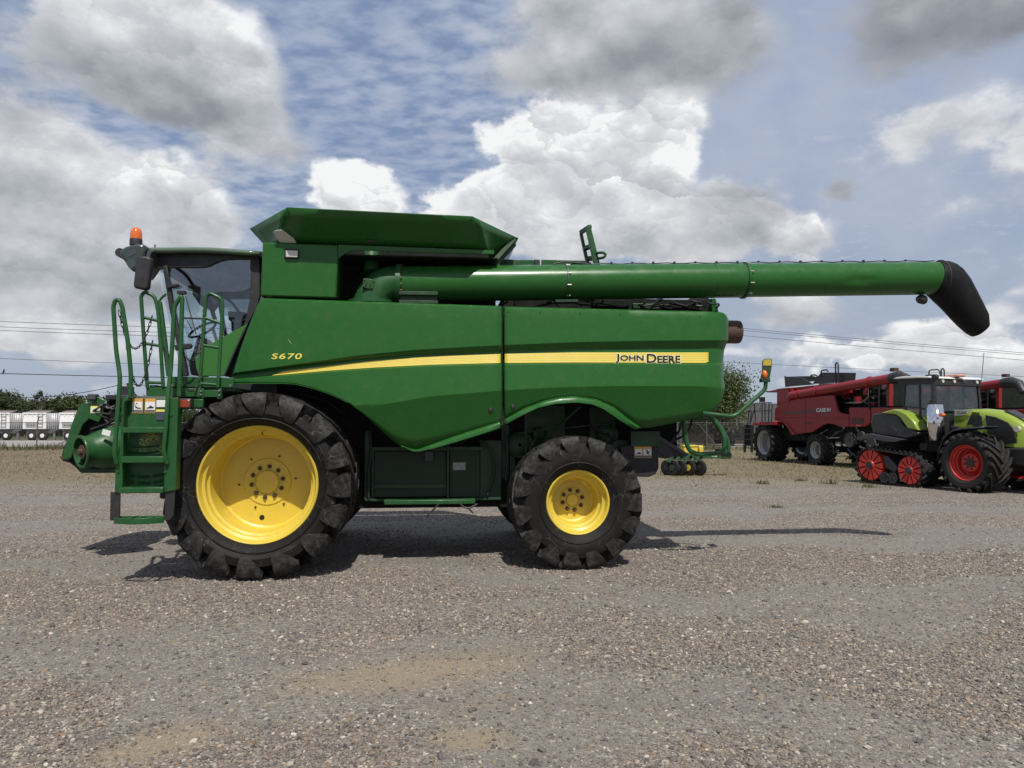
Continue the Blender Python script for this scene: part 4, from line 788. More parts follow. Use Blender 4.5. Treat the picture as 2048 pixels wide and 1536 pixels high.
WID3 = 3.0
def notice_mat():
    m = bpy.data.materials.new('faded_notice'); m.use_nodes = True; w = NT(m.node_tree); b = w.n['Principled BSDF']; tc = w.new('ShaderNodeTexCoord')
    mp = w.new('ShaderNodeMapping'); w.l.new(tc.outputs['Object'], mp.inputs[0]); mp.inputs['Scale'].default_value = (40, 1, 75)
    f = w.m('MULTIPLY', w.ramp(w.noise(mp.outputs[0], 1.3, 3, .7), .50, .58), w.ramp(w.noise(tc.outputs['Object'], 6, 2), .35, .6))
    w.l.new(w.mix(w.m('MULTIPLY', f, .75), (.026, .085, .022), (.50, .45, .06)), b.inputs['Base Color']); b.inputs['Roughness'].default_value = .5; return m
build_cab()
# ================================================================== red combine
RPSI = R(-77); RF = Frame(gnd(1528, 922), RPSI)
def build_red(label):
    T = thing('combine_harvester', label, 'combine', (RF.O[0], RF.O[1], 0), RPSI); P = RF.P; L = RF.L
    def pr(name, pts, yl, th, mt, par=None, bev=0):
        m = MB(); m.prism(L(pts, yl), th); return obj(name, m, mt, par or T, bev=bev)
    yb = .12
    A = [(1549, 841), (1549.5, 818), (1553, 814), (1558, 811), (1579, 801), (1595, 797.5), (1611, 795.6), (1611, 866), (1582, 869), (1574, 853.6), (1565, 843)]
    A2 = [(1611.5, 795.6), (1640, 792), (1665, 790), (1668, 793), (1675, 822), (1681, 826), (1697, 829), (1698, 853.6), (1681, 854), (1669, 849), (1656, 847), (1646, 850), (1637, 856), (1625, 864), (1611.5, 866)]
    a = pr('side_panel', A, yb, .1, RED, bev=.02); b = pr('side_panel', A2, yb, .1, RED, bev=.02)
    c = pr('side_panel', [(1698, 815), (1735, 815), (1741, 825), (1739.5, 847), (1730, 853), (1698.6, 853.6)], yb, .1, RED, bev=.02); pr('side_panel', [(1742, 815), (1836, 815), (1836, 845), (1741, 846)], yb+.03, .1, RED, bev=.02)
    pr('panel_crease', [(1549, 843), (1560, 842.5), (1572, 846), (1582, 858), (1590, 869), (1584, 870), (1575, 855), (1565, 845)], yb-.05, .06, RED, a, .015)
    pr('band_decal', [(1565, 824.5), (1611, 821), (1611, 826), (1567, 828.5)], yb-.004, .006, mat('red_dark_band', (.07, .03, .03), .4), a); pr('band_decal', [(1612, 820.5), (1657, 816), (1660, 825.5), (1612, 826)], yb-.004, .006, MATS['red_dark_band'], b)
    obj('brand_lettering', text_mesh('CASE', lambda u, v: P(1632.5+19.5*u, 824.2-.7*u-7.6*v, yb-.012), .03, shear=.1), DWHITE, b, sharp=None); obj('brand_lettering', text_mesh('IH', lambda u, v: P(1653.5+8*u, 823.5-.3*u-7.6*v, yb-.012), .03, shear=.1), DWHITE, b, sharp=None)
    obj('model_lettering', text_mesh('8230', lambda u, v: P(1641+14*u, 831.2-4*v, yb-.012), .0, shear=.1), mat('red_pale', (.3, .1, .1), .5), b, sharp=None)
    for k in range(5): pr('vent_slot', [(1704+k*5, 836), (1707+k*5, 836), (1707+k*5, 848), (1704+k*5, 848)], yb-.006, .01, BLACKP, c)
    pr('panel_handle', [(1612, 845), (1622, 844), (1622, 847), (1612, 848)], yb-.012, .016, BLACKP, b); pr('side_reflector', [(1712, 850), (1722, 850), (1722, 852.5), (1712, 852.5)], yb-.01, .012, ORANGE, c)
    pr('crease_band', [(1550, 833), (1611, 831), (1611, 834), (1550, 836)], yb-.02, .03, RED, a, .008); pr('crease_band', [(1611.5, 831), (1697, 834), (1697, 837), (1611.5, 834)], yb-.02, .03, RED, b, .008)
    rq = random.Random(21)
    for k in range(18):
        x, y = rq.uniform(1600, 1740), rq.uniform(860, 915); m = MB(); m.tube([P(x, y, .42), P(x+rq.uniform(-12, 12), y+rq.uniform(-14, 14), .38), P(x+rq.uniform(-22, 22), y+rq.uniform(-22, 22), .44)], .03, 6, fillet=.1); obj('hose', m, GREYP if k % 3 else STEEL, T)
    for x, y, r in ((1700, 880, .28), (1722, 872, .18), (1742, 888, .22)): m = MB(); q = P(x, y, .4); m.lathe([(.03, -.03), (r*.8, -.02), (r, -.04), (r, .06), (.03, .06)], q, 24); obj('pulley', m, GREYP, T)
    # core, tank front, engine bay
    e0 = P(1556, 850, .3); e1 = P(1836, 850, .3); m = MB(); m.box(e0.x+.1, e1.x, .5, 2.3, .95, 2.3); m.box(e0.x+.05, P(1640, 800, .3).x, .35, 2.45, 2.3, 2.75); obj('body_core', m, DARK, T)
    pr('tank_front', [(1553.5, 812), (1553.5, 778), (1562, 776.5), (1578, 775), (1578, 802)], .15, 2.2, RED, bev=.02); pr('tank_wall', [(1579, 800), (1578, 776), (1668, 769), (1700, 769), (1700, 786), (1668, 792)], .45, 1.8, RED, bev=.02)
    pr('tank_rim', [(1553, 778), (1625, 771), (1709, 765.5), (1709, 768), (1625, 774), (1553, 780.5)], .12, .1, RED)
    pr('tank_flap', [(1568.5, 751.6), (1572, 753.5), (1586, 753), (1606, 757), (1626, 769), (1570, 774)], .4, .05, CHARC, bev=.004); pr('tank_flap', [(1625, 768), (1632, 757), (1642, 744.8), (1710, 745.5), (1708, 764), (1640, 767)], .4, .05, CHARC, bev=.004)
    pr('tank_flap', [(1582, 753), (1625, 752), (1650, 760), (1600, 765)], 1.6, .05, BLACKP)
    for pts in ([(1621, 753), (1623, 750), (1632, 750), (1635, 754)], [(1642, 746), (1643, 741), (1654, 739.5), (1656, 743)], [(1672, 768), (1671, 728), (1674, 724.5), (1676.5, 728), (1677, 768)]):
        m = MB(); m.tube(L(pts, .3), .03, 8, fillet=.12); obj('grab_rail', m, BLACKP, T)
    pr('air_scoop', [(1638, 767), (1668, 766.5), (1668, 772), (1636, 773)], .6, .8, SILVER)
    # auger
    A0, A1 = P(1583, 791, .15), P(1789, 756, .15); m = MB(); rr = (P(1640, 777, .15)-P(1640, 795, .15)).length/2
    m.tube([A0, A0.lerp(A1, .3)], [rr*.95, rr], 24); m.tube([A0.lerp(A1, .3), A1], rr*.97, 24); m.tube([A0+Vector((-.18, .15, -.35)), A0+Vector((-.12, .05, -.05)), A0+Vector((.1, 0, 0))], rr*1.0, 20); au = obj('auger_tube', m, RED, T)
    for t in (.1, .3, .8): m = MB(); q = A0.lerp(A1, t); d = (A1-A0).normalized(); m.tube([q-d*.03, q+d*.03], rr+.03, 24); obj('clamp_ring', m, RED, au)
    m = MB(); d = (A1-A0).normalized(); m.tube([A1-d*.1, A1+d*.25, A1+d*.55+Vector((0, 0, -.1)), A1+d*.75+Vector((0, 0, -.45))], [rr+.02, rr+.03, rr, rr*.8], 20); obj('rubber_spout', m, BLACKP, au)
    m = MB(); q = A1+Vector((0, 0, rr+.05)); m.box(q.x-.1, q.x+.1, q.y-.1, q.y+.1, q.z, q.z+.12); obj('spout_bracket', m, RUST, au)
    # engine bay clutter
    pr('engine_bay', [(1669, 775), (1780, 765), (1783, 814), (1676, 814)], .75, 1.4, DARK); rg = random.Random(9)
    m = MB(); m.tube(L([(1690, 806), (1722, 806), (1738, 795), (1738, 772)], .55), .04, 8, fillet=.15); obj('exhaust_pipe', m, STEEL, T)
    for k in range(26):
        x, y = rg.uniform(1680, 1780), rg.uniform(776, 812); m = MB()
        if k % 3: m.tube([P(x, y, .62), P(x+rg.uniform(-14, 14), y+rg.uniform(-10, 10), .6), P(x+rg.uniform(-20, 20), y+rg.uniform(-12, 12), .7)], .03, 6, fillet=.1); obj('hose', m, BLACKP if k % 2 else GREYP, T)
        else: a_ = P(x, y, .55); m.box(a_.x, a_.x+rg.uniform(.1, .3), .55, .8, a_.z, a_.z+rg.uniform(.08, .25)); obj('engine_part', m, GREYP if k % 2 else RED, T)
    m = MB()
    for x in (1739, 1758): m.bar(P(x, 765, .5), P(x, 818, .5), .03, .05)
    for y in (775, 785, 795, 805): m.bar(P(1739, y, .5), P(1758, y-1, .5), .02, .05)
    obj('engine_ladder', m, BLACKP, T)
    pr('engine_post', [(1773, 762), (1779, 761), (1779, 815), (1773, 815)], .5, .15, RED)
    # platform, rails, front ladder, roof and mirror
    pr('platform', [(1506, 845), (1548, 843), (1548, 850), (1506, 851)], -.1, 1.0, RED, bev=.01); pr('marker_lamp', [(1511, 844.5), (1520, 844), (1520, 847.5), (1511, 848)], -.12, .02, REDW)
    for pts in ([(1511, 844), (1509, 808), (1512, 806), (1543, 805), (1544.5, 808), (1543, 843)], [(1510, 822), (1544, 821)], [(1524, 844), (1524, 806)], [(1530, 843), (1530, 806)], [(1537, 843), (1538, 806)], [(1495, 850), (1498, 822), (1501, 820), (1503, 822), (1500, 848)], [(1500, 848), (1509, 818)]):
        m = MB(); m.tube(L(pts, -.1), .022, 8, fillet=.1); obj('handrail', m, BLACKP, T)
    m = MB()
    for x in (1489, 1503): m.prism(L([(x-1.5, 850), (x+1.5, 850), (x+.6, 905), (x-2.2, 905)], -.15), .06)
    ld = obj('ladder', m, BLACKP, T)
    for y in (857, 868, 879, 891): m = MB(); m.bar(P(1488, y, -.12), P(1503, y, -.12), .05, .2); obj('step', m, BLACKP, ld)
    pr('ladder_back', [(1489, 850), (1504, 850), (1503, 892), (1488, 892)], .05, .03, DARK, ld)
    m = MB(); q = P(1550, 783, .4); m.box(q.x-1.1, q.x+.1, 1.15, 2.1, 2.0, q.z); obj('cab', m, BLACKP, T, bev=.1)
    m = MB(); m.prism(L([(1532, 783), (1553, 779), (1553, 783), (1533, 785)], .5), 1.5); obj('cab_roof', m, RED, T, bev=.02)
    m = MB(); m.tube(L([(1542, 783), (1521, 782), (1518, 786), (1517, 795)], .1), .02, 8, fillet=.1); mi = obj('mirror_arm', m, BLACKP, T); pr('mirror', [(1518, 794), (1521, 794), (1521, 804), (1518, 804)], .05, .25, BLACKP, bev=.02)
    # wheels
    make_wheel(T, (0, .38, .83), .84, .86, .53, 16, .06, .06, .1, .12, 10, .16, SILVER, RUBBER2, sc=.14, lite=False, squash=.02, rake=1.25, boltmat=STEEL)
    make_wheel(T, (0, 2.3, .83), .84, .86, .53, 16, .06, .06, .1, .12, 10, .16, SILVER, RUBBER2, sc=.14, flip=True, squash=.02, rake=1.25)
    xr = 3.62; Rr = .63
    make_wheel(T, (xr, .36, Rr-.02), Rr, .62, .33, 14, .05, .055, .08, .09, 8, .12, SILVER, RUBBER2, sc=.12, squash=.02, rake=1.25, boltmat=STEEL); make_wheel(T, (xr, 2.3, Rr-.02), Rr, .62, .33, 14, .05, .055, .08, .09, 8, .12, SILVER, RUBBER2, sc=.12, flip=True, squash=.02, rake=1.25)
    m = MB(); m.box(xr-.15, xr+.15, .5, 2.2, .5, .75); m.box(-.25, .25, .5, 2.2, .6, 1.1); obj('axle', m, DARK, T)
    return T
RED_T = build_red('red combine harvester with silver wheels and tank flaps open beside the half-track tractor')
RED_T2 = copy_tree(RED_T); _c, _s = math.cos(RPSI), math.sin(RPSI); _q = RF.P(1800, 760, .15); _wx, _wy = RF.O[0]+_q.x*_c-_q.y*_s, RF.O[1]+_q.x*_s+_q.y*_c; _Z = _wy*1.12; RED_T2.location = (RF.O[0]+.672*_Z-_wx, RF.O[1]+_Z-_wy, 0); RED_T2.rotation_euler = (0, 0, RPSI)
RED_T2['label'] = 'second red combine mostly hidden behind the lime tractor hood, only auger and spout showing'
# ================================================================== lime half-track tractor
TPSI = R(-69); TF = Frame(gnd(1930, 985), TPSI)
def build_tractor():
    T = thing('tractor', 'lime green half-track tractor with red wheels and chrome exhaust shield', 'tractor', (TF.O[0], TF.O[1], 0), TPSI); P = TF.P; L = TF.L
    def pr(name, pts, yl, th, mt, par=None, bev=0):
        m = MB(); m.prism(L(pts, yl), th); return obj(name, m, mt, par or T, bev=bev)
    W = 2.5
    # front wheels
    c = P(1928, 932, 0); make_wheel(T, (c.x, .36, .71), .72, .70, .42, 18, .055, .045, -.02, .11, 8, .15, REDW, RUBBER2, sc=.10, squash=.015, rake=1.5, capmat=CHARC, dish=-.12)
    make_wheel(T, (c.x, W-.36, .71), .72, .70, .42, 18, .055, .045, -.02, .11, 8, .15, REDW, RUBBER2, sc=.10, flip=True, squash=.015, rake=1.5, capmat=CHARC, dish=-.12)
    # tracks
    r0c, r1c = P(1738.6, 932, 0), P(1817, 944, 0); R0 = .445; R1 = .385; z0 = R0+.05; z1 = R1+.05
    def track(y0, y1, near):
        th = .045; ca, cb = Vector((r0c.x, 0, z0+.02)), Vector((r1c.x, 0, z1))
        out = []
        for k in range(19): a = R(100)+R(155)*k/18; out.append((ca.x+R0*math.cos(a), ca.z+R0*math.sin(a)))
        for k in range(13): a = R(-100)+R(185)*k/12; out.append((cb.x+R1*math.cos(a), cb.z+R1*math.sin(a)))
        m = MB(); n = len(out); cen = ((ca.x+cb.x)/2, .4)
        def off(i, d):
            p, q = Vector(out[i-1]), Vector(out[(i+1) % n]); t = (q-p).normalized(); nn = Vector((t.y, -t.x)); mid = Vector(out[i])-Vector(cen); nn = nn if nn.dot(mid) > 0 else -nn; return Vector(out[i])+nn*d
        rings = [[(off(i, d).x, y, off(i, d).y) for d, y in ((0, y0), (th, y0+.02), (th, y1-.02), (0, y1))] for i in range(n)]; m.loft(rings+[rings[0]], False)
        # chevron lugs
        pl = [0]; pts = [Vector(p) for p in out]+[Vector(out[0])]
        for i in range(n): pl.append(pl[-1]+(pts[i+1]-pts[i]).length)
        def pos(s, d):
            s %= pl[-1]; i = max(k for k in range(n) if pl[k] <= s+1e-9); f = (s-pl[i])/max(1e-6, pl[i+1]-pl[i]); a, b = off(i, d), off((i+1) % n, d); return a.lerp(b, f)
        nl = 34; ym = (y0+y1)/2
        for k in range(nl):
            s0 = pl[-1]*k/nl
            for sg in (-1, 1):
                rg = []
                for t in (0, .5, 1):
                    yy = ym+sg*(.01+t*((y1-y0)/2-.01)); s = s0+(.5*pl[-1]/nl if sg > 0 else 0)-t*.16; q = [(s-.035, th*.9), (s-.024, th+.045), (s+.024, th+.045), (s+.035, th*.9)]
                    rg.append([(pos(a, d).x, yy, pos(a, d).y) for a, d in q])
                m.loft(rg, True)
        o = obj('track_belt', m, RUBBER2, T)
        for cc, Rr, nm in ((ca, R0-.02, 'sprocket'), (cb, R1-.02, 'idler')):
            m = MB(); ys = y0+.03 if near else y1-.03; sg = 1 if near else -1
            m.lathe([(.04, 0*sg), (Rr*.28, 0), (Rr*.30, .02*sg), (Rr*.34, .05*sg)], (cc.x, ys-.02*sg, cc.z), 32)
            for k in range(12):
                a = 2*math.pi*k/12; pts_ = []
                for rr_, da in ((.30, -.24), (.50, -.17), (.72, -.20), (.9, -.22), (.97, -.17), (.97, .17), (.9, .22), (.72, .20), (.50, .17), (.30, .24)): pts_.append(Vector((cc.x+Rr*rr_*math.cos(a+da), ys, cc.z+Rr*rr_*math.sin(a+da))))
                m.prism(pts_, .09*sg)
            m.lathe([(Rr*.97, 0), (Rr*1.0, 0), (Rr*1.0, .5*sg), (Rr*.9, .5*sg)], (cc.x, ys+.03*sg, cc.z), 40); m.lathe([(.01, .12*sg), (Rr*.97, .12*sg)], (cc.x, ys, cc.z), 24, 1)
            w = obj(nm, m, [REDW, DARK], T); m = MB(); m.lathe([(.001, -.05*sg), (Rr*.24, -.05*sg), (Rr*.26, -.01*sg)], (cc.x, ys, cc.z), 24); obj('hub_cap', m, CHARC, w)
        for px_ in (1766, 1783):
            q = P(px_, 957, 0); m = MB(); ys = y0+.03 if near else y1-.12; m.lathe([(.02, .05), (.05, .03), (.10, .0), (.15, .0), (.155, .1)], (q.x, ys, .20), 28); w = obj('bogie_wheel', m, CHARC, T)
            for k in range(10): a = 2*math.pi*k/10; m = MB(); m.bar((q.x+.03*math.cos(a), ys+.0, .20+.03*math.sin(a)), (q.x+.14*math.cos(a), ys-.004, .20+.14*math.sin(a)), .012, .012); obj('spoke', m, GREYP, w)
        m = MB(); ys = y0+.06 if near else y1-.2; m.prism([Vector((p.x, ys, p.z)) for p in L([(1765, 910), (1775, 912), (1795, 935), (1790, 946), (1770, 935)], .06)], .14); obj('track_frame', m, CHARC, T, bev=.02)
        m = MB(); m.box(ca.x+.1, cb.x-.1, y0+.2, y1-.1, .3, .7); obj('track_frame', m, DARK, T)
    track(0, .62, True); track(W-.62, W, False)
    # chassis
    m = MB(); e0, e1 = P(1745, 890, 1.0).x, P(2030, 890, 1.0).x; m.box(r0c.x-.2, c.x+.4, .9, 1.6, .5, 1.15); m.box(c.x-.2, c.x+.2, .3, W-.3, .55, .85); obj('chassis', m, DARK, T)
    pr('front_weight', [(2008, 896), (2100, 900), (2110, 935), (2012, 930)], .8, .9, CHARC, bev=.03)
    # rear body and fenders
    f = pr('rear_fender', [(1744, 828), (1760, 825.5), (1791, 830), (1799, 838), (1806, 852), (1837, 865), (1836, 870), (1813, 877), (1780, 872), (1746, 867), (1741.5, 851)], .12, .5, CHARC, bev=.05)
    pr('fender_cover', [(1759.5, 826), (1787, 818), (1800, 821), (1813, 828), (1827, 843), (1836, 861), (1815, 857), (1806, 845), (1799, 835), (1791, 829.5)], .10, .55, LIME, f, bev=.03)
    pr('fender_vent', [(1776, 852), (1784, 853), (1794, 862), (1793, 868), (1779, 866)], .105, .02, BLACKP, f, bev=.004)
    m = MB(); q = [(1744, 828), (1760, 825.5), (1791, 830), (1806, 852), (1837, 865), (1813, 877), (1746, 867)]; m.prism([Vector((p.x, W-.62, p.z)) for p in L(q, .12)], .5); obj('rear_fender', m, CHARC, T, bev=.05)
    pr('mudguard', [(1710, 879), (1722, 873), (1740, 867), (1807, 879), (1790, 884), (1769, 883), (1735, 876)], .02, .6, GREYP, bev=.01)
    pr('tail_body', [(1790, 835), (1850, 835), (1850, 885), (1790, 885)], .7, 1.1, DARK)
    # cab: pillars, glass, roof
    yc0, yc1 = .42, 2.08
    cl = lambda pts, y: [Vector((p.x, y, p.z)) for p in L(pts, yc0)]
    m = MB()
    for yy in (yc0, yc1-.06):
        for pts, wd in (([(1809, 766), (1806, 812), (1840, 860)], .07), ([(1838, 766), (1840, 850)], .05), ([(1866, 766), (1871, 830)], .07), ([(1806, 813), (1870, 820)], .045)):
            v = cl(pts, yy+.03)
            for a_, b_ in zip(v, v[1:]): m.bar(a_, b_, wd, .06)
        m.prism(cl([(1792, 757.8), (1871, 757.2), (1871, 769), (1800, 769)], yy-.01), .07)
    v0, v1 = cl([(1809, 766), (1866, 766)], yc0); m.box(v0.x, v0.x+.06, yc0, yc1, v0.z-.08, v0.z); m.box(v1.x-.06, v1.x+.08, yc0, yc1, v1.z-.06, v1.z+.04)
    v2 = cl([(1836, 868)], yc0)[0]; v3 = cl([(1871, 826)], yc0)[0]; m.box(v2.x, v3.x, yc0+.05, yc1-.05, .95, 1.15); m.box(v3.x-.05, v3.x+.05, yc0, yc1, 1.0, v3.z-.02)
    cab = obj('cab', m, BLACKP, T, bev=.01)
    for yy in (yc0+.02, yc1-.02):
        m = MB(); m.add(cl([(1810, 767), (1838, 766), (1840, 858), (1836, 856), (1807, 812)], yy), [(0, 1, 2, 3, 4)]); obj('cab_window', m, GLASSD, cab, fix=False)
        m = MB(); m.add(cl([(1838.5, 766), (1866, 766), (1871, 826), (1868, 860), (1840.5, 858)], yy), [(0, 1, 2, 3, 4)]); obj('cab_window', m, GLASSD, cab, fix=False)
    a_, b_ = cl([(1866, 767), (1871, 826)], yc0); m = MB(); m.add([(a_.x, yc0, a_.z), (a_.x, yc1, a_.z), (b_.x, yc1, b_.z), (b_.x, yc0, b_.z)], [(0, 1, 2, 3)]); obj('windshield', m, GLASSD, cab, fix=False)
    a_, b_ = cl([(1810, 767), (1807, 812)], yc0); m = MB(); m.add([(a_.x, yc0, a_.z), (a_.x, yc1, a_.z), (b_.x, yc1, b_.z), (b_.x, yc0, b_.z)], [(0, 1, 2, 3)]); obj('rear_window', m, GLASSD, cab, fix=False)
    rl = cl([(1791, 758), (1797, 755), (1810, 753), (1835, 752), (1860, 752.5), (1871, 755), (1872, 756.6), (1840, 755.8), (1800, 757.6)], yc0-.1); m = MB(); m.ext(rl, (0, yc1-yc0+.2, 0)); rf = obj('cab_roof', m, WHITE, T, bev=.02)
    for px_, in ((1868,),): m = MB(); q = P(px_, 760, yc0-.1); m.disc((q.x, q.y-.02, q.z), .05, .03, 14); obj('roof_lamp', m, LENS, rf)
    yfr = 0; fx = rl[5].x
    for t in (.15, .4, .62, .9): m = MB(); m.disc((fx, yc0+(yc1-yc0)*t, rl[5].z-.09), .042, .02, 14, axis='x'); obj('roof_lamp', m, GREYP if t > .5 and t < .8 else LENS, rf)
    m = MB(); m.box(fx-.25, fx-.02, yc0-.02, yc1+.02, rl[5].z-.16, rl[5].z-.05); obj('roof_visor', m, BLACKP, rf)
    m = MB(); m.tube(L([(1858, 752), (1858, 742), (1861, 740), (1876, 739), (1879, 742), (1881, 752)], 1.0), .018, 8, fillet=.06); obj('roof_rail', m, BLACKP, rf)
    m = MB(); m.tube([P(1963, 763, 1.95), P(1968, 705, 1.95)], .008, 6); obj('antenna', m, BLACKP, rf)
    m = MB(); q = P(1915, 753, 1.3); m.box(q.x-.2, q.x+.15, 1.1, 1.4, q.z-.02, q.z+.05); obj('roof_beacon', m, mat('pinkish', (.5, .25, .2), .4), rf, bev=.02)
    # seat and wheel inside
    s = cl([(1850, 830)], yc0)[0]; m = MB(); m.box(s.x-.2, s.x+.3, 1.0, 1.5, 1.35, 1.5); m.box(s.x-.28, s.x-.12, 1.0, 1.5, 1.4, 2.15); m.box(s.x+.45, s.x+.7, .75, 1.75, 1.3, 1.6); m.box(s.x-.4, s.x-.34, .5, 2.0, 1.2, 1.85); m.box(s.x+.1, s.x+.4, 1.6, 1.8, 1.4, 1.75); obj('seat', m, SEATM, cab, bev=.05)
    m = MB(); q = Vector((s.x+.75, 1.25, 1.75)); m.tube([q+Vector((.06*math.cos(a), .18*math.sin(a), .12*math.cos(a))) for a in [2*math.pi*k/20 for k in range(21)]], .015, 6); m.bar(q, q+Vector((.2, 0, -.5)), .06, .06); obj('steering_wheel', m, BLACKP, cab)
    # exhaust
    m = MB(); q = P(1867, 780, .32); m.tube([P(1867, 812, .30), P(1867, 758, .30)], .055, 16); m.disc(P(1867, 753.5, .24), .065, .12, 16); m.tube([P(1866.5, 812, .3), P(1866.5, 800, .3)], .075, 16); ex = obj('exhaust_stack', m, BLACKP, T)
    m = MB(); z0_, z1_ = P(1868, 881, .28).z, P(1868, 809, .28).z; q = P(1868.5, 845, .28); rr_ = .20
    m.lathe([(rr_, 0), (rr_, z1_-z0_)], (q.x, q.y+.05, z0_), 28, a0=R(120), a1=R(390), axis='z'); o = obj('exhaust_shield', m, CHROME, ex, solid=.012); m = MB(); m.lathe([(.01, 0), (rr_*.92, 0), (rr_*.92, z1_-z0_+.03), (.01, z1_-z0_+.03)], (q.x, q.y+.05, z0_+.01), 24, axis='z'); obj('exhaust_core', m, BLACKP, ex)
    m = MB(); q = P(1881, 830, .1); m.tube([q, q+Vector((0, .12, 0))], .045, 14); obj('turn_lamp', m, ORANGE, T)
    # hood: rounded loft along its length
    yh0 = .82; ymid = 1.25
    prof = [(1907, 817.5, 856), (1930, 816, 856), (1951, 815.5, 860), (1975, 817.5, 872), (1992, 820, 888), (2005, 824.5, 893), (2018, 831, 894), (2030, 838, 895), (2042, 846, 895), (2050, 856, 893), (2054, 868, 890)]
    rings = []
    for i, (x, yt, yb_) in enumerate(prof):
        t = P(x, yt, yh0); b = P(x, yb_, yh0); hw = (ymid-yh0)*(1 if i < 7 else 1-.10*(i-6)); ring = []
        for a in range(0, 9):
            th = math.pi*a/8; ring.append(Vector((t.x, ymid-hw*(1 if a in (0, 8) else math.copysign(abs(math.cos(th))**.42, math.cos(th))), b.z+(t.z-.02-b.z)*(0 if a in (0, 8) else .12+.88*math.sin(th)**.55))))
        rings.append(ring)
    m = MB(); m.loft(rings, True); hd = obj('hood', m, LIME, T, sharp=45)
    pr('hood_side_screen', [(1970, 830), (1990, 834), (2015, 845), (2024, 855), (2033, 880), (2032, 887), (1993, 887), (1975, 865)], yh0-.02, .03, PERFD, hd, .006); pr('hood_side_screen', [(1944, 852), (1957, 829), (1962, 833), (1963, 856)], yh0-.02, .03, PERFD, hd)
    pr('brand_plate', [(1909, 819.5), (1945, 820.5), (1930, 830), (1910, 831.5)], yh0-.015, .02, PALE, hd)
    obj('brand_lettering', text_mesh('CLAAS', lambda u, v: P(1914+18.5*u, 828.3-6.4*v, yh0-.022), .02, shear=.12), BLACKT, hd, sharp=None)
    obj('model_lettering', text_mesh('AXION', lambda u, v: P(1914+13*u, 843.5-4*v, yh0-.012), .0), CHARC, hd, sharp=None)
    for k in range(5): pr('hood_slot', [(1944+k*3.2, 824+k*.3), (1946+k*3.2, 824+k*.3), (1936+k*3.2, 849), (1934+k*3.2, 849)], yh0-.014, .02, BLACKP, hd)
    q0 = P(1995, 822, yh0); q1 = P(2052, 852, yh0); m = MB(); m.grid([[Vector((q0.lerp(q1, t).x, ymid+s_*.2, q0.lerp(q1, t).z+.03)) for s_ in (-1, 1)] for t in (0, .5, 1)]); obj('hood_top_grille', m, CHARC, hd, solid=.02)
    m = MB(); q = P(2034, 858, yh0); m.disc((q.x, q.y-.02, q.z), .07, .06, 18); obj('head_lamp', m, LENS, hd)
    # front fender
    m = MB(); rows = []
    arc = [(1873, 921), (1876, 900), (1885, 880), (1893, 870), (1905, 862), (1925, 858), (1945, 857), (1967, 855)]
    for x, y in arc: p = P(x, y, .05); rows.append([p, p+Vector((0, .03, .03)), p+Vector((0, .5, .03)), p+Vector((0, .55, 0))])
    m.grid(rows); obj('front_fender', m, BLACKP, T, solid=.02)
    pr('fender_stay', [(1905, 862), (1925, 858), (1945, 870), (1925, 890)], .62, .1, DARK)
    pr('side_tank', [(1856, 880), (1890, 880), (1890, 905), (1850, 905)], .35, .5, DARK, bev=.03)
    m = MB(); q = P(1730, 890, .5); m.bar((r0c.x-.6, 1.25, .75), (r0c.x, 1.25, .8), .15, .15); m.bar((r0c.x-.5, .9, .55), (r0c.x+.1, .9, .7), .08, .08); m.bar((r0c.x-.5, 1.6, .55), (r0c.x+.1, 1.6, .7), .08, .08); obj('hitch', m, DARK, T)
    return T
TRACTOR = build_tractor()
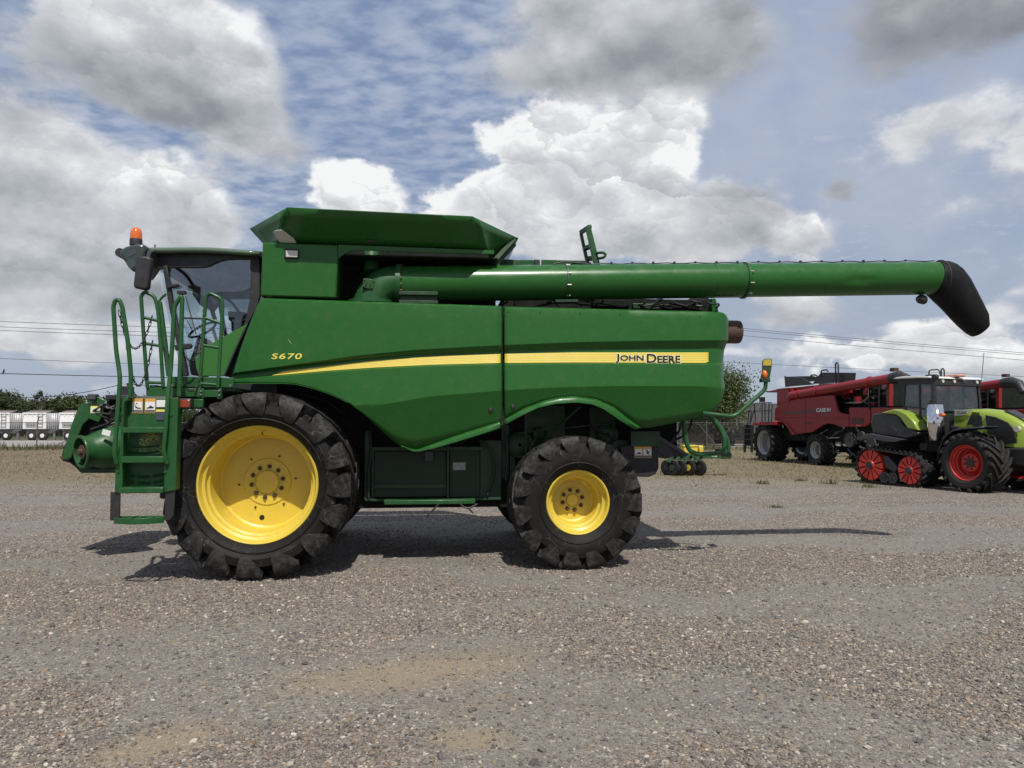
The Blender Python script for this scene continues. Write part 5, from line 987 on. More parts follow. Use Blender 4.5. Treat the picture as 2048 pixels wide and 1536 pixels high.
# ================================================================== planter behind the combine
def build_planter():
    Z = 24.0; T = thing('planter', 'small green row planter with yellow hopper standing behind the straw chute', 'planter', (0, 0, 0)); A = lambda x, y, d=0: at(x, y, Z+d)
    T.location = (A(1385, 948).x, Z, 0); off = T.location
    def bx(name, x0, y0, x1, y1, d, th, mt, par=None, bev=.01):
        a, b = A(x0, y1, d)-off, A(x1, y0, d)-off; m = MB(); m.box(a.x, b.x, a.y, a.y+th, a.z, b.z); return obj(name, m, mt, par or T, bev=bev)
    tb = bx('toolbar', 1346, 907.5, 1462, 917, 0, .18, GREENF); bx('toolbar_end', 1445, 905, 1463, 918, -.05, .3, DGREEN)
    obj('model_number', text_mesh('1725', lambda u, v: A(1424+10*u, 914-4*v, -.006)-off, .02), DWHITE, tb, sharp=None)
    h = bx('hopper', 1368, 893, 1396, 907, .1, .5, YELLOW, bev=.03); bx('hopper_lid', 1367, 890.5, 1397, 893.5, .08, .54, mat('hopper_lid', (.5, .45, .05), .5), h); bx('hopper', 1398, 891, 1407, 906, .3, .4, YELLOW, bev=.03)
    bx('toolbar_frame', 1336, 887, 1404, 892, .6, .12, BLACKP)
    for x in (1346, 1360, 1378, 1399):
        a = A(x, 935)-off; r = .25; m = MB(); m.lathe([(.03, -.02), (.12, -.05), (r*.8, -.06), (r, -.045), (r, .045), (r*.8, .06), (.12, .05), (.03, .02)], (0, 0, 0), 28); w = obj('gauge_wheel', m, RUBBER2, T); w.location = (a.x, 0, r); w.rotation_euler = (0, 0, R(-52))
        m = MB(); m.disc((0, -.07, 0), .10, .03, 16); obj('hub', m, YELLOW if x == 1378 else CHARC, w)
        w2 = copy_tree(w, T); w2.location = (a.x-.14, .18, r)
        m = MB(); m.bar((a.x-.02, .05, r), (a.x+.10, .15, .66), .07, .1); m.bar((a.x-.2, .1, .32), (a.x+.08, .12, .66), .05, .06); m.box(a.x-.1, a.x+.1, .0, .2, .52, .64); m.bar((a.x-.16, .0, .42), (a.x-.02, .05, .64), .1, .2); obj('row_unit', m, DGREEN, T)
        m = MB(); m.bar((a.x-.05, -.08, .50), (a.x+.14, -.08, .49), .02, .02); obj('row_unit_rod', m, STEEL, T)
    return T
build_planter()
# ================================================================== brick building
def brick_mat(name, a, b, mortar, sx):
    m = bpy.data.materials.new(name); m.use_nodes = True; w = NT(m.node_tree); p = w.n['Principled BSDF']; tc = w.new('ShaderNodeTexCoord')
    mp = w.new('ShaderNodeMapping'); w.l.new(tc.outputs['Object'], mp.inputs[0]); mp.inputs['Rotation'].default_value = (math.pi/2, 0, 0)
    br = w.new('ShaderNodeTexBrick'); w.l.new(mp.outputs[0], br.inputs['Vector']); br.inputs['Scale'].default_value = sx
    for k, c in (('Color1', a), ('Color2', b), ('Mortar', mortar)): br.inputs[k].default_value = (*c, 1)
    br.inputs['Mortar Size'].default_value = .012; br.inputs['Brick Width'].default_value = .42; br.inputs['Row Height'].default_value = .15
    w.l.new(w.mix(w.ramp(w.noise(tc.outputs['Object'], 1.2, 4), .3, .7), br.outputs[0], w.mix(.35, br.outputs[0], (.1, .08, .07))), p.inputs['Base Color']); p.inputs['Roughness'].default_value = .85; return m
def build_house():
    Z = 64.0; A = lambda x, y: at(x, y, Z); x0, x1 = A(1230, 860).x, A(1900, 860).x; cx = A(1480, 860).x
    T = thing('brick_building', 'low brick office building with a grey shingle roof behind the fence', 'building', (cx, Z, 0)); ze = A(1480, 852).z
    m = MB(); xs = sorted([x0-cx, x1-cx]); ops = [(A(a, 860).x-cx, A(b, 860).x-cx) for a, b in ((1384, 1398), (1409, 1428), (1466, 1480), (1510, 1524), (1560, 1580))]; zs0, zs1 = .9, ze-.25; prev = x0-cx
    for a, b in ops+[(x1-cx, None)]:
        m.box(prev, a, 0, .25, -.1, ze); 
        if b: m.box(a, b, 0, .25, -.1, zs0); m.box(a, b, 0, .25, zs1, ze); prev = b
    m.box(x0-cx, x1-cx, 9, 9.2, -.1, ze); m.box(x0-cx, x0-cx+.2, .26, 8.99, -.1, ze); m.box(x1-cx-.2, x1-cx, .26, 8.99, -.1, ze)
    obj('wall', m, brick_mat('brick', (.20, .115, .085), (.28, .18, .13), (.27, .24, .21), 1.6), T)
    for a, b in ops:
        m = MB(); m.box(a, b, .08, .14, zs0, zs1, 0); wd = obj('window', m, [mat('dark_pane', (.02, .022, .025), .12, coat=.5)], T); m = MB()
        for xx in (a, (a+b)/2-.03, b-.06): m.box(xx, xx+.06, .03, .08, zs0, zs1)
        obj('window_frame', m, mat('frame_grey', (.35, .35, .34), .5), wd)
    m = MB(); rz = A(1480, 828).z+.9; zf = ze-.02
    m.add([(x0-cx-.5, -.9, zf), (x1-cx+.5, -.9, zf), (x1-cx+.5, 4.6, rz), (x0-cx-.5, 4.6, rz), (x1-cx+.5, 10, zf), (x0-cx-.5, 10, zf)], [(0, 1, 2, 3), (3, 2, 4, 5)]); obj('roof', m, mat('shingle', (.042, .040, .038), .9, var=.35, nscale=3, bump=.3, bscale=20), T, solid=-.14)
    m = MB(); m.box(x0-cx-.5, x1-cx+.5, -.96, -.9, zf-.16, zf+.08); obj('fascia', m, mat('fascia', (.06, .05, .045), .6), T)
    return T
build_house()
# white porch columns standing in front of the building
for px, w in ((1352, 8.5), (1361, 3.0)):
    p = at(px, 886, 62.0); h = at(px, 842, 62.0).z; wm = w/FPX*62; m = MB(); m.box(-wm/2, wm/2, -.12, .12, .12, h-.12); o = obj('column_shaft', m, WHITE, None)
    T = thing('porch_column', 'white square porch column before the brick wall', 'column', (p.x, 62, 0), group='white porch columns'); o.parent = T
    m = MB(); m.box(-wm/2-.06, wm/2+.06, -.18, .18, 0, .12); obj('column_base', m, WHITE, T); m = MB(); m.box(-wm/2-.06, wm/2+.06, -.18, .18, h-.12, h); obj('column_cap', m, WHITE, T)
# ================================================================== pickup by the building
def build_car():
    p = at(1492, 880, 58.0); T = thing('parked_car', 'dark parked car in front of the brick building', 'car', (p.x, 58, 0))
    bo = [(-2.2, .45), (-2.2, .95), (-1.5, 1.05), (-.7, 1.55), (.7, 1.6), (1.5, 1.1), (2.2, 1.0), (2.25, .45)]; m = MB(); m.prism([Vector((x, -.85, z)) for x, z in bo], 1.7); obj('body', m, mat('car_dark', (.02, .021, .024), .5, spec=.3), T, bev=.08)
    m = MB(); m.prism([Vector((x, -.87, z)) for x, z in ((-1.2, 1.08), (-.62, 1.48), (.62, 1.52), (1.2, 1.1))], .02); obj('window', m, MATS['dark_pane'], T)
    for x in (-1.4, 1.4):
        for y in (-.86, .66):
            m = MB(); m.lathe([(.1, 0), (.2, -.01), (.33, .0), (.34, .03), (.34, .18), (.1, .2)], (x, y, .34), 24); obj('wheel', m, RUBBER2, T)
build_car()
# ================================================================== hopper trailers
def build_trailer(x):
    T = thing('grain_trailer', 'white ribbed hopper grain trailer parked behind the chain-link fence', 'trailer', (x, 80, 0), group='white hopper trailers behind the fence')
    zb = at(0, 858, 80).z; zt = at(0, 826, 80).z; hw = 2.55
    m = MB(); m.box(-1.75, .75, -1.2, 1.2, zb, zt); bd = obj('trailer_body', m, WHITE, T, bev=.03)
    m = MB(); m.add([(.76, -1.22, zb), (2.1, -.2, zb), (2.1, -.2, zt-.05), (.76, -1.22, zt-.05)], [(0, 1, 2, 3)]); m.add([(.76, -1.22, zt-.05), (2.1, -.2, zt-.05), (2.1, 1.2, zt-.05), (.76, 1.2, zt-.05)], [(0, 1, 2, 3)]); obj('trailer_end', m, mat('ribbed_grey', (.45, .45, .46), .5, metal=.3, var=.1), T, solid=.03)
    for k in range(9): a = Vector((.80+1.28*k/8.5, -1.24+1.0*k/8.5, 0)); m = MB(); m.box(a.x-.03, a.x+.03, a.y-.05, a.y+.02, zb, zt-.05); obj('rib', m, MATS['ribbed_grey'], T)
    m = MB()
    for k in range(6): xx = -1.68+k*.47; m.box(xx-.03, xx+.03, -1.26, -1.2, zt-.35, zt)
    m.box(-1.75, .75, -1.28, -1.2, zt-.12, zt+.02); obj('top_rail', m, WHITE, bd)
    m = MB(); m.prism([Vector((xx, -1.24, zz)) for xx, zz in ((-1.5, zb+.75), (-.3, zb+.75), (-.3, zb+.18), (-1.4, zb+.18))], .03); pn = obj('tail_panel', m, mat('panel_grey', (.3, .3, .3), .5), bd)
    for xx in (-1.15, -.8, -.55): m = MB(); m.disc((xx, -1.26, zb+.42), .07, .03, 12); obj('tail_lamp', m, mat('tail_red', (.09, .05, .045), .3), bd)
    m = MB()
    for xx in (-.12, .35): m.bar((xx, -1.26, zb+.1), (xx, -1.26, zt), .04, .04)
    for k in range(5): m.bar((-.12, -1.26, zb+.25+k*.36), (.35, -1.26, zb+.25+k*.36), .04, .04)
    obj('ladder', m, STEEL, bd)
    m = MB(); m.prism([Vector((xx, -1.0, zz)) for xx, zz in ((-1.75, zb), (2.0, zb), (1.2, .75), (-1.2, .75))], 2.0); obj('hopper', m, mat('hopper_grey', (.08, .08, .085), .5), T)
    m = MB(); a0 = -1.2
    m.add([(-1.75, -1.2, zt), (.75, -1.2, zt), (.75, 0, zt+.28), (-1.75, 0, zt+.28), (.75, 1.2, zt), (-1.75, 1.2, zt)], [(0, 1, 2, 3), (3, 2, 4, 5)]); obj('tarp', m, mat('tarp', (.16, .13, .13), .8, var=.3), T, solid=.02)
    for xx in (-1.4, 1.4):
        m = MB(); m.box(xx-.1, xx+.1, -.9, -.7, .0, zb); obj('landing_leg', m, STEEL, T)
    for xx in (-.85, .3):
        m = MB(); m.lathe([(.1, 0), (.3, -.03), (.46, 0), (.5, .04), (.5, .3), (.1, .3)], (xx, -1.1, .5), 28); w = obj('wheel', m, RUBBER2, T); m = MB(); m.disc((xx, -1.14, .5), .22, .04, 18); obj('rim', m, WHITE, w)
    return T
TR = build_trailer(at(20, 870, 80).x)
for px in (92, 164, -52):
    c = copy_tree(TR); c.location.x = at(px, 870, 80).x
# ================================================================== chain-link fence
def build_fence():
    Z = 51.5; T = thing('chain_link_fence', 'galvanised chain-link fence with barbed-wire posts along the yard', 'fence', (0, Z, 0)); FG = mat('galvanised', (.10, .10, .10), .7, metal=.0, spec=.2, var=.15); h = 1.78
    xs = [at(74, 870, Z).x+3.3*k for k in range(-4, 24)]; x0, x1 = xs[0], xs[-1]; me = None
    for x in xs:
        if me is None:
            m = MB(); m.tube([(0, 0, 0), (0, 0, h+.05), (.10, 0, h+.42)], .038, 8); p = obj('post', m, FG, T); me = p.data
        else: p = bpy.data.objects.new('post', me); C.objects.link(p); p.parent = T
        p.location = (x, 0, 0)
    m = MB(); m.tube([(x0, 0, h), (x1, 0, h)], .022, 6); obj('top_rail', m, FG, T)
    xb = at(1408, 870, Z).x; m = MB(); m.tube([(xb-.35, 0, h-.1), (xb+.9, 0, .1)], .028, 6); obj('brace', m, FG, T); xb = at(104, 870, Z).x; m = MB(); m.tube([(xb, 0, .05), (xb+1.3, 0, .7)], .028, 6); obj('brace', m, FG, T)
    V = []; Fc = []; sp = .11; w = .0035; n = int((x1-x0+h)/sp)
    for s in (1, -1):
        for k in range(n):
            xa = x0-h+k*sp if s > 0 else x0+k*sp
            p, q = Vector((xa, .002*s, .03)), Vector((xa+s*(h-.03), .002*s, h))
            if s < 0 and q.x < x0-.2: continue
            o = len(V); V += [(p.x-w, p.y, p.z), (p.x+w, p.y, p.z), (q.x+w, q.y, q.z), (q.x-w, q.y, q.z), (p.x, p.y-w, p.z), (q.x, q.y-w, q.z)]; Fc += [(o, o+1, o+2, o+3), (o, o+4, o+5, o+3), (o+4, o+1, o+2, o+5)]
    m = MB(); m.add(V, Fc); tag(obj('wire_mesh', m, FG, T, fix=False, sharp=None), kind='stuff')
build_fence()
# ================================================================== power lines, pole, bird
def wire(a, b, sag, r, label, Y0, Y1):
    p, q = at(*a, Y0), at(*b, Y1); m = MB(); n = 24
    m.tube([p.lerp(q, k/n)-Vector((0, 0, sag*4*(k/n)*(1-k/n))) for k in range(n+1)], r, 5); tag(obj('power_line', m, mat('cable', (.02, .02, .022), .5), None), label, 'cable', 'overhead power lines')
    return p, q
ZP = 62.0; PX = 860
topL = [(641, 664, .011, 'topmost'), (652, 674, .011, 'second'), (659, 682, .011, 'third')]
for y0, y1, r, nm in topL: wire((-260, y0-10), (PX, y1), .25, .020, 'thin overhead power line, %s of the upper bundle of three left of the combine' % nm, ZP, ZP)
wire((-260, 705), (PX, 742), .2, .018, 'single thin overhead power line below the bundle of three left of the combine', ZP, ZP)
BL = wire((-260, 739), (PX, 762), .15, .034, 'thick overhead cable with a bird sitting on it', ZP, ZP)
wire((-120, 779), (246, 768), .9, .030, 'low sagging service cable just above the tree line', ZP, ZP); wire((250, 768), (PX, 790), .3, .026, 'service cable running behind the handrails', ZP, ZP)
for (ya, yb, nm) in ((664, 742, 'topmost'), (668, 746, 'second'), (678, 757, 'third')): wire((PX, ya-67), (2500, yb), .2, .018, 'thin overhead power line, %s of the bundle under the rubber spout' % nm, ZP, ZP)
wire((PX, 690), (2500, 772), .2, .016, 'single thin power line crossing above the red combine and tractor', ZP, ZP)
def build_pole(px, top):
    p = at(px, 880, ZP); zt = at(px, top, ZP).z; T = thing('utility_pole', 'wooden utility pole carrying the overhead power lines', 'pole', (p.x, ZP+.2, 0)); WD = mat('weathered_wood', (.13, .10, .075), .9, var=.3)
    m = MB(); m.tube([(0, 0, -.3), (0, 0, zt+.2)], [.17, .11], 12); obj('pole_shaft', m, WD, T); m = MB(); m.box(-.06, .06, -.26, -.14, zt-2.2, zt-2.08); m.box(-.7, .7, -.25, -.13, zt-.2, zt-.08); obj('cross_arm', m, WD, T)
build_pole(PX, 596); 
p = at(252, 880, ZP); m = MB(); m.tube([(0, 0, 0), (0, 0, at(252, 767, ZP).z)], [.09, .06], 10); o = obj('pole_shaft', m, mat('weathered_wood', (.13, .10, .075)), None); T = thing('utility_pole', 'short thin service pole behind the ladder handrail', 'pole', (p.x, ZP, 0)); o.parent = T
m = MB(); z = at(252, 768, ZP).z; m.disc((0, 0, z-.12), .07, .2, 12, axis='z'); obj('insulator', m, BLACKP, T)
def build_bird():
    b = at(7, 743, ZP); t = (b.x-BL[0].x)/(BL[1].x-BL[0].x); z = BL[0].z+(BL[1].z-BL[0].z)*t-.15*4*t*(1-t)+.034
    m = MB(); sp_ = [((-.07, -.17), .012), ((-.05, -.10), .03), ((-.02, -.02), .055), ((.0, .06), .072), ((.02, .14), .066), ((.03, .20), .046), ((.035, .245), .044), ((.05, .275), .036), ((.085, .275), .014), ((.12, .268), .003)]
    m.tube([(x, 0, zz+.04) for (x, zz), r in sp_], [r for _, r in sp_], 12)
    o = obj('bird', m, mat('bird_black', (.012, .012, .014), .45), None, sharp=70); o.location = (b.x, ZP, z); tag(o, 'small black bird perched upright on the thick cable', 'bird')
    m = MB()
    for y in (-.02, .02): m.tube([(.005, y, -.005), (.0, y, .05)], .006, 5)
    obj('leg', m, MATS['bird_black'], o)
build_bird()
# ================================================================== ground
DIRT = []   # (cx, cy, ux, uy, half length, half width, strength): bare sandy patches and worn wheel paths
def patch(a, b, wd, st):
    p, q = Vector(gnd(*a)), Vector(gnd(*b)); d = (q-p); DIRT.append(((p.x+q.x)/2, (p.y+q.y)/2, d.x/d.length, d.y/d.length, d.length/2, wd, st))
patch((850, 1475), (1020, 1478), .16, 1.0); patch((560, 1380), (1060, 1312), .33, 1.0); patch((150, 1525), (480, 1450), .24, .95); patch((880, 1425), (1010, 1400), .14, .4)
WORN = []
for a, b, wd in (((-100, 1300), (800, 1232), .34), ((700, 1215), (1500, 1200), .25), ((1100, 1290), (900, 1265), .2)):
    p, q = Vector(gnd(*a)), Vector(gnd(*b)); d = q-p; WORN.append(((p.x+q.x)/2, (p.y+q.y)/2, d.x/d.length, d.y/d.length, d.length/2, wd, .95))
def dirt_np(X, Y, lst):
    f = np.zeros_like(X)
    for cx, cy, ux, uy, hl, hw, st in lst:
        u = ((X-cx)*ux+(Y-cy)*uy)/hl; v = (-(X-cx)*uy+(Y-cy)*ux)/hw; f = np.maximum(f, st*np.clip(1.5-1.15*np.sqrt(u*u+v*v), 0, 1))
    return f
def lane_np(X, Y):          # compacted wheel lanes that sweep across the yard, coarse stones pushed up between them
    q = np.sin(1.75*(Y+.16*X)+1.1*np.sin(.55*X)+.8*np.sin(1.1*X+.8*Y)+.5*np.sin(2.9*X-1.3*Y)); t = np.clip((q+.05)/.85, 0, 1); return t*t*(3-2*t)
def ground_mat():
    m = bpy.data.materials.new('gravel_yard'); m.use_nodes = True; w = NT(m.node_tree); b = w.n['Principled BSDF']
    geo = w.new('ShaderNodeNewGeometry'); pos = geo.outputs['Position']; sp = w.new('ShaderNodeSeparateXYZ'); w.l.new(pos, sp.inputs[0]); x, y, z = sp.outputs
    flat = w.new('ShaderNodeCombineXYZ'); w.put(flat.inputs[0], x); w.put(flat.inputs[1], y); pv = flat.outputs[0]
    stops = [(0, (0.060, 0.054, 0.047)), (.18, (0.110, 0.098, 0.088)), (.4, (0.170, 0.151, 0.137)), (.6, (0.220, 0.194, 0.173)), (.78, (0.258, 0.213, 0.173)), (.9, (0.363, 0.319, 0.272)), (1, (0.571, 0.522, 0.460))]
    def cells(scale):
        n = w.new('ShaderNodeTexVoronoi'); w.l.new(pv, n.inputs['Vector']); n.inputs['Scale'].default_value = scale; s2 = w.new('ShaderNodeSeparateColor'); w.l.new(n.outputs['Color'], s2.inputs[0])
        return w.cramp(s2.outputs[0], stops), n.outputs['Distance']
    c1, d1 = cells(85); c2_, d2 = cells(42); pick = w.ramp(w.noise(pv, 9, 3), .45, .55)
    g = w.mix(pick, c1, c2_); dd = w.mix(pick, d1, d2)
    big = w.noise(pv, .35, 4, .55); mid = w.noise(pv, 1.7, 5, .6)
    g = w.mix(w.ramp(mid, .35, .7, 0, .35), g, w.mix(.5, g, (.115, .104, .092)))
    g = w.mix(w.ramp(big, .38, .62, 0, .45), g, w.mix(.5, g, (.25, .20, .155)))
    g = w.mix(w.ramp(w.noise(w.vm('MULTIPLY', pv, (.35, 1.6, 1)), 1.1, 4, .6), .45, .68, 0, .55), g, w.mix(.55, g, (.085, .080, .074)))
    S_ = lambda a, b, c=0.: w.m('SINE', w.m('ADD', w.m('ADD', w.m('MULTIPLY', x, a), w.m('MULTIPLY', y, b)), c))
    q = w.m('ADD', w.m('ADD', w.m('MULTIPLY', y, 1.75), w.m('MULTIPLY', x, .28)), w.m('ADD', w.m('MULTIPLY', S_(.55, 0), 1.1), w.m('ADD', w.m('MULTIPLY', S_(1.1, .8), .8), w.m('MULTIPLY', S_(2.9, -1.3), .5))))
    lane = w.m('MULTIPLY', w.ramp(w.m('SINE', q), -.05, .80), w.ramp(y, 22, 14))
    def mask(lst, na):
        f = None; nz = w.m('MULTIPLY', w.m('SUBTRACT', w.noise(pv, na, 5, .65), .5), 1.1)
        for cx, cy, ux, uy, hl, hw, st in lst:
            dx, dy = w.m('SUBTRACT', x, cx), w.m('SUBTRACT', y, cy)
            u = w.m('DIVIDE', w.m('ADD', w.m('MULTIPLY', dx, ux), w.m('MULTIPLY', dy, uy)), hl); v = w.m('DIVIDE', w.m('SUBTRACT', w.m('MULTIPLY', dy, ux), w.m('MULTIPLY', dx, uy)), hw)
            q = w.m('MULTIPLY', w.ramp(w.m('ADD', w.m('SQRT', w.m('ADD', w.m('MULTIPLY', u, u), w.m('MULTIPLY', v, v))), nz), .2, 1.5, 1, 0), st); f = q if f is None else w.m('MAXIMUM', f, q)
        return f
    dm = mask(DIRT, 5); wm = mask(WORN, 3)
    fine = w.noise(pv, 120, 4, .7)
    sand = w.mix(w.ramp(fine, .3, .7), (.155, .125, .085), (.31, .255, .18)); sandm = w.m('MULTIPLY', dm, .92)
    wm = w.m('MAXIMUM', wm, w.m('MULTIPLY', lane, w.ramp(mid, .3, .6, .55, .95)))
    g = w.mix(w.m('MULTIPLY', wm, .62), g, w.mix(w.ramp(fine, .25, .75), (.090, .084, .076), (.245, .228, .206)))
    g = w.mix(sandm, g, sand)
    # dry grass beyond the gravel
    nb = w.m('MULTIPLY', w.m('SUBTRACT', w.noise(pv, .22, 5, .6), .5), 9); edge = w.m('ADD', w.m('ADD', y, nb), w.m('MULTIPLY', w.m('ABSOLUTE', w.m('SUBTRACT', x, 2.)), .12))
    gm = w.m('MULTIPLY', w.ramp(edge, 19.5, 25.5), w.ramp(w.noise(pv, 2.2, 6, .7), .28, .52))
    gcol = w.cramp(w.noise(pv, 3.6, 7, .75), [(.25, (.07, .068, .034)), (.45, (.14, .12, .068)), (.6, (.215, .175, .115)), (.8, (.30, .25, .175))])
    g = w.mix(gm, g, gcol)
    # pale gravel road behind the fence, rough grass beyond
    rd = w.m('MULTIPLY', w.ramp(y, 54.5, 56), w.ramp(y, 80, 77)); g = w.mix(rd, g, w.mix(fine, (.28, .265, .25), (.36, .345, .33)))
    fa = w.ramp(y, 84, 90); g = w.mix(fa, g, (.05, .065, .025))
    w.l.new(g, b.inputs['Base Color']); b.inputs['Roughness'].default_value = .92; b.inputs['Specular IOR Level'].default_value = .18
    bn = w.new('ShaderNodeBump'); bn.inputs['Distance'].default_value = .012; w.put(bn.inputs['Strength'], w.m('SUBTRACT', .95, w.m('MULTIPLY', w.m('MAXIMUM', dm, wm), .55)))
    hgt = w.m('SUBTRACT', w.m('MULTIPLY', fine, .25), dd); w.l.new(hgt, bn.inputs['Height']); w.l.new(bn.outputs[0], b.inputs['Normal']); return m
m = MB(); S = 2500; m.add([(-S, -S, 0), (S, -S, 0), (S, S, 0), (-S, S, 0)], [(0, 1, 2, 3)]); tag(obj('ground', m, ground_mat(), None, sharp=None), 'grey gravel yard running out to dry grass', 'ground', kind='structure')
# ---- loose stones
def stone_mat():
    m = bpy.data.materials.new('loose_stone'); m.use_nodes = True; w = NT(m.node_tree); b = w.n['Principled BSDF']; oi = w.new('ShaderNodeObjectInfo'); tc = w.new('ShaderNodeTexCoord')
    c = w.cramp(oi.outputs['Random'], [(0, (0.055, 0.051, 0.050)), (.12, (0.099, 0.091, 0.086)), (.3, (0.149, 0.132, 0.119)), (.5, (0.192, 0.169, 0.148)), (.68, (0.236, 0.203, 0.167)), (.80, (0.203, 0.139, 0.089)), (.88, (0.285, 0.239, 0.193)), (.97, (0.373, 0.330, 0.277)), (1, (0.549, 0.489, 0.419))])
    w.l.new(w.mix(w.ramp(w.noise(tc.outputs['Object'], 2.2, 4), .35, .7, 0, .35), c, (.16, .145, .125)), b.inputs['Base Color']); b.inputs['Roughness'].default_value = .85; b.inputs['Specular IOR Level'].default_value = .25; return m
def scatter_stones():
    def pts(n, y0, y1, half, pw):
        Y = y0+(y1-y0)*rng.random(n)**pw; X = (rng.random(n)*2-1)*(half*Y+1.4); return X, Y
    sets = []
    for n, y0, y1, pw, s0, s1 in ((150000, 2.9, 9.5, 1.0, .0062, .0130), (13000, 2.9, 10, .9, .012, .021), (85000, 9.5, 20, .9, .007, .0135), (260, 3.2, 9, 1, .018, .026), (45000, 2.9, 8, 1, .0032, .0062)):
        X, Y = pts(n, y0, y1, .74, pw); dn = np.maximum(dirt_np(X, Y, DIRT)*.93, dirt_np(X, Y, WORN)*.72)
        fld = lane_np(X, Y); keep = rng.random(n) > (np.maximum(dn, .80*fld) if s1 > .007 else .0)
        X, Y = X[keep], Y[keep]; s = s0+(s1-s0)*rng.random(len(X))**2.2; sets.append((X, Y, s))
    X = np.concatenate([q[0] for q in sets]); Y = np.concatenate([q[1] for q in sets]); s = np.concatenate([q[2] for q in sets]); n = len(X)
    me = bpy.data.meshes.new('gravel'); me.vertices.add(n); co = np.stack([X, Y, s*.12], 1).astype(np.float32); me.vertices.foreach_set('co', co.ravel())
    a = me.attributes.new('sc', 'FLOAT', 'POINT'); a.data.foreach_set('value', s.astype(np.float32))
    o = bpy.data.objects.new('gravel', me); C.objects.link(o); tag(o, 'loose grey and tan gravel stones covering the yard', 'gravel', kind='stuff'); sm = stone_mat(); me.materials.append(sm)
    ng = bpy.data.node_groups.new('stones', 'GeometryNodeTree'); ng.interface.new_socket('Geometry', in_out='INPUT', socket_type='NodeSocketGeometry'); ng.interface.new_socket('Geometry', in_out='OUTPUT', socket_type='NodeSocketGeometry')
    N = ng.nodes; K = ng.links; gi = N.new('NodeGroupInput'); go = N.new('NodeGroupOutput'); g2i = N.new('GeometryNodeGeometryToInstance')
    for k in range(5):
        ic = N.new('GeometryNodeMeshIcoSphere'); ic.inputs['Subdivisions'].default_value = 2; ic.inputs['Radius'].default_value = 1
        stp = N.new('GeometryNodeSetPosition'); nz = N.new('ShaderNodeTexNoise'); nz.noise_dimensions = '4D'; nz.inputs['W'].default_value = k*7.3; nz.inputs['Scale'].default_value = .95; nz.inputs['Detail'].default_value = 1
        po = N.new('GeometryNodeInputPosition'); sub = N.new('ShaderNodeVectorMath'); sub.operation = 'SUBTRACT'; sub.inputs[1].default_value = (.5, .5, .5); sc = N.new('ShaderNodeVectorMath'); sc.operation = 'SCALE'; sc.inputs['Scale'].default_value = 1.7
        K.new(po.outputs[0], nz.inputs['Vector']); K.new(nz.outputs['Color'], sub.inputs[0]); K.new(sub.outputs[0], sc.inputs[0]); K.new(ic.outputs[0], stp.inputs[0]); K.new(sc.outputs[0], stp.inputs['Offset'])
        sm_ = N.new('GeometryNodeSetMaterial'); sm_.inputs['Material'].default_value = sm; K.new(stp.outputs[0], sm_.inputs[0]); ss = N.new('GeometryNodeSetShadeSmooth'); ss.inputs['Shade Smooth'].default_value = bool(k % 2); K.new(sm_.outputs[0], ss.inputs[0]); K.new(ss.outputs[0], g2i.inputs[0])
    iop = N.new('GeometryNodeInstanceOnPoints'); iop.inputs['Pick Instance'].default_value = True; K.new(gi.outputs[0], iop.inputs['Points']); K.new(g2i.outputs[0], iop.inputs['Instance'])
    ri = N.new('FunctionNodeRandomValue'); ri.data_type = 'INT'; ri.inputs[4].default_value = 0; ri.inputs[5].default_value = 4; K.new(ri.outputs[2], iop.inputs['Instance Index'])
    rr = N.new('FunctionNodeRandomValue'); rr.data_type = 'FLOAT_VECTOR'; rr.inputs[0].default_value = (-.45, -.45, 0); rr.inputs[1].default_value = (.45, .45, 6.28); K.new(rr.outputs[0], iop.inputs['Rotation'])
    rs = N.new('FunctionNodeRandomValue'); rs.data_type = 'FLOAT_VECTOR'; rs.inputs[0].default_value = (.75, .6, .40); rs.inputs[1].default_value = (1.45, 1.05, .85); rs.inputs['Seed'].default_value = 5
    na = N.new('GeometryNodeInputNamedAttribute'); na.data_type = 'FLOAT'; na.inputs['Name'].default_value = 'sc'; ml = N.new('ShaderNodeVectorMath'); ml.operation = 'SCALE'; K.new(rs.outputs[0], ml.inputs[0]); K.new(na.outputs[0], ml.inputs['Scale']); K.new(ml.outputs[0], iop.inputs['Scale'])
    K.new(iop.outputs[0], go.inputs[0]); md = o.modifiers.new('stones', 'NODES'); md.node_group = ng
scatter_stones()
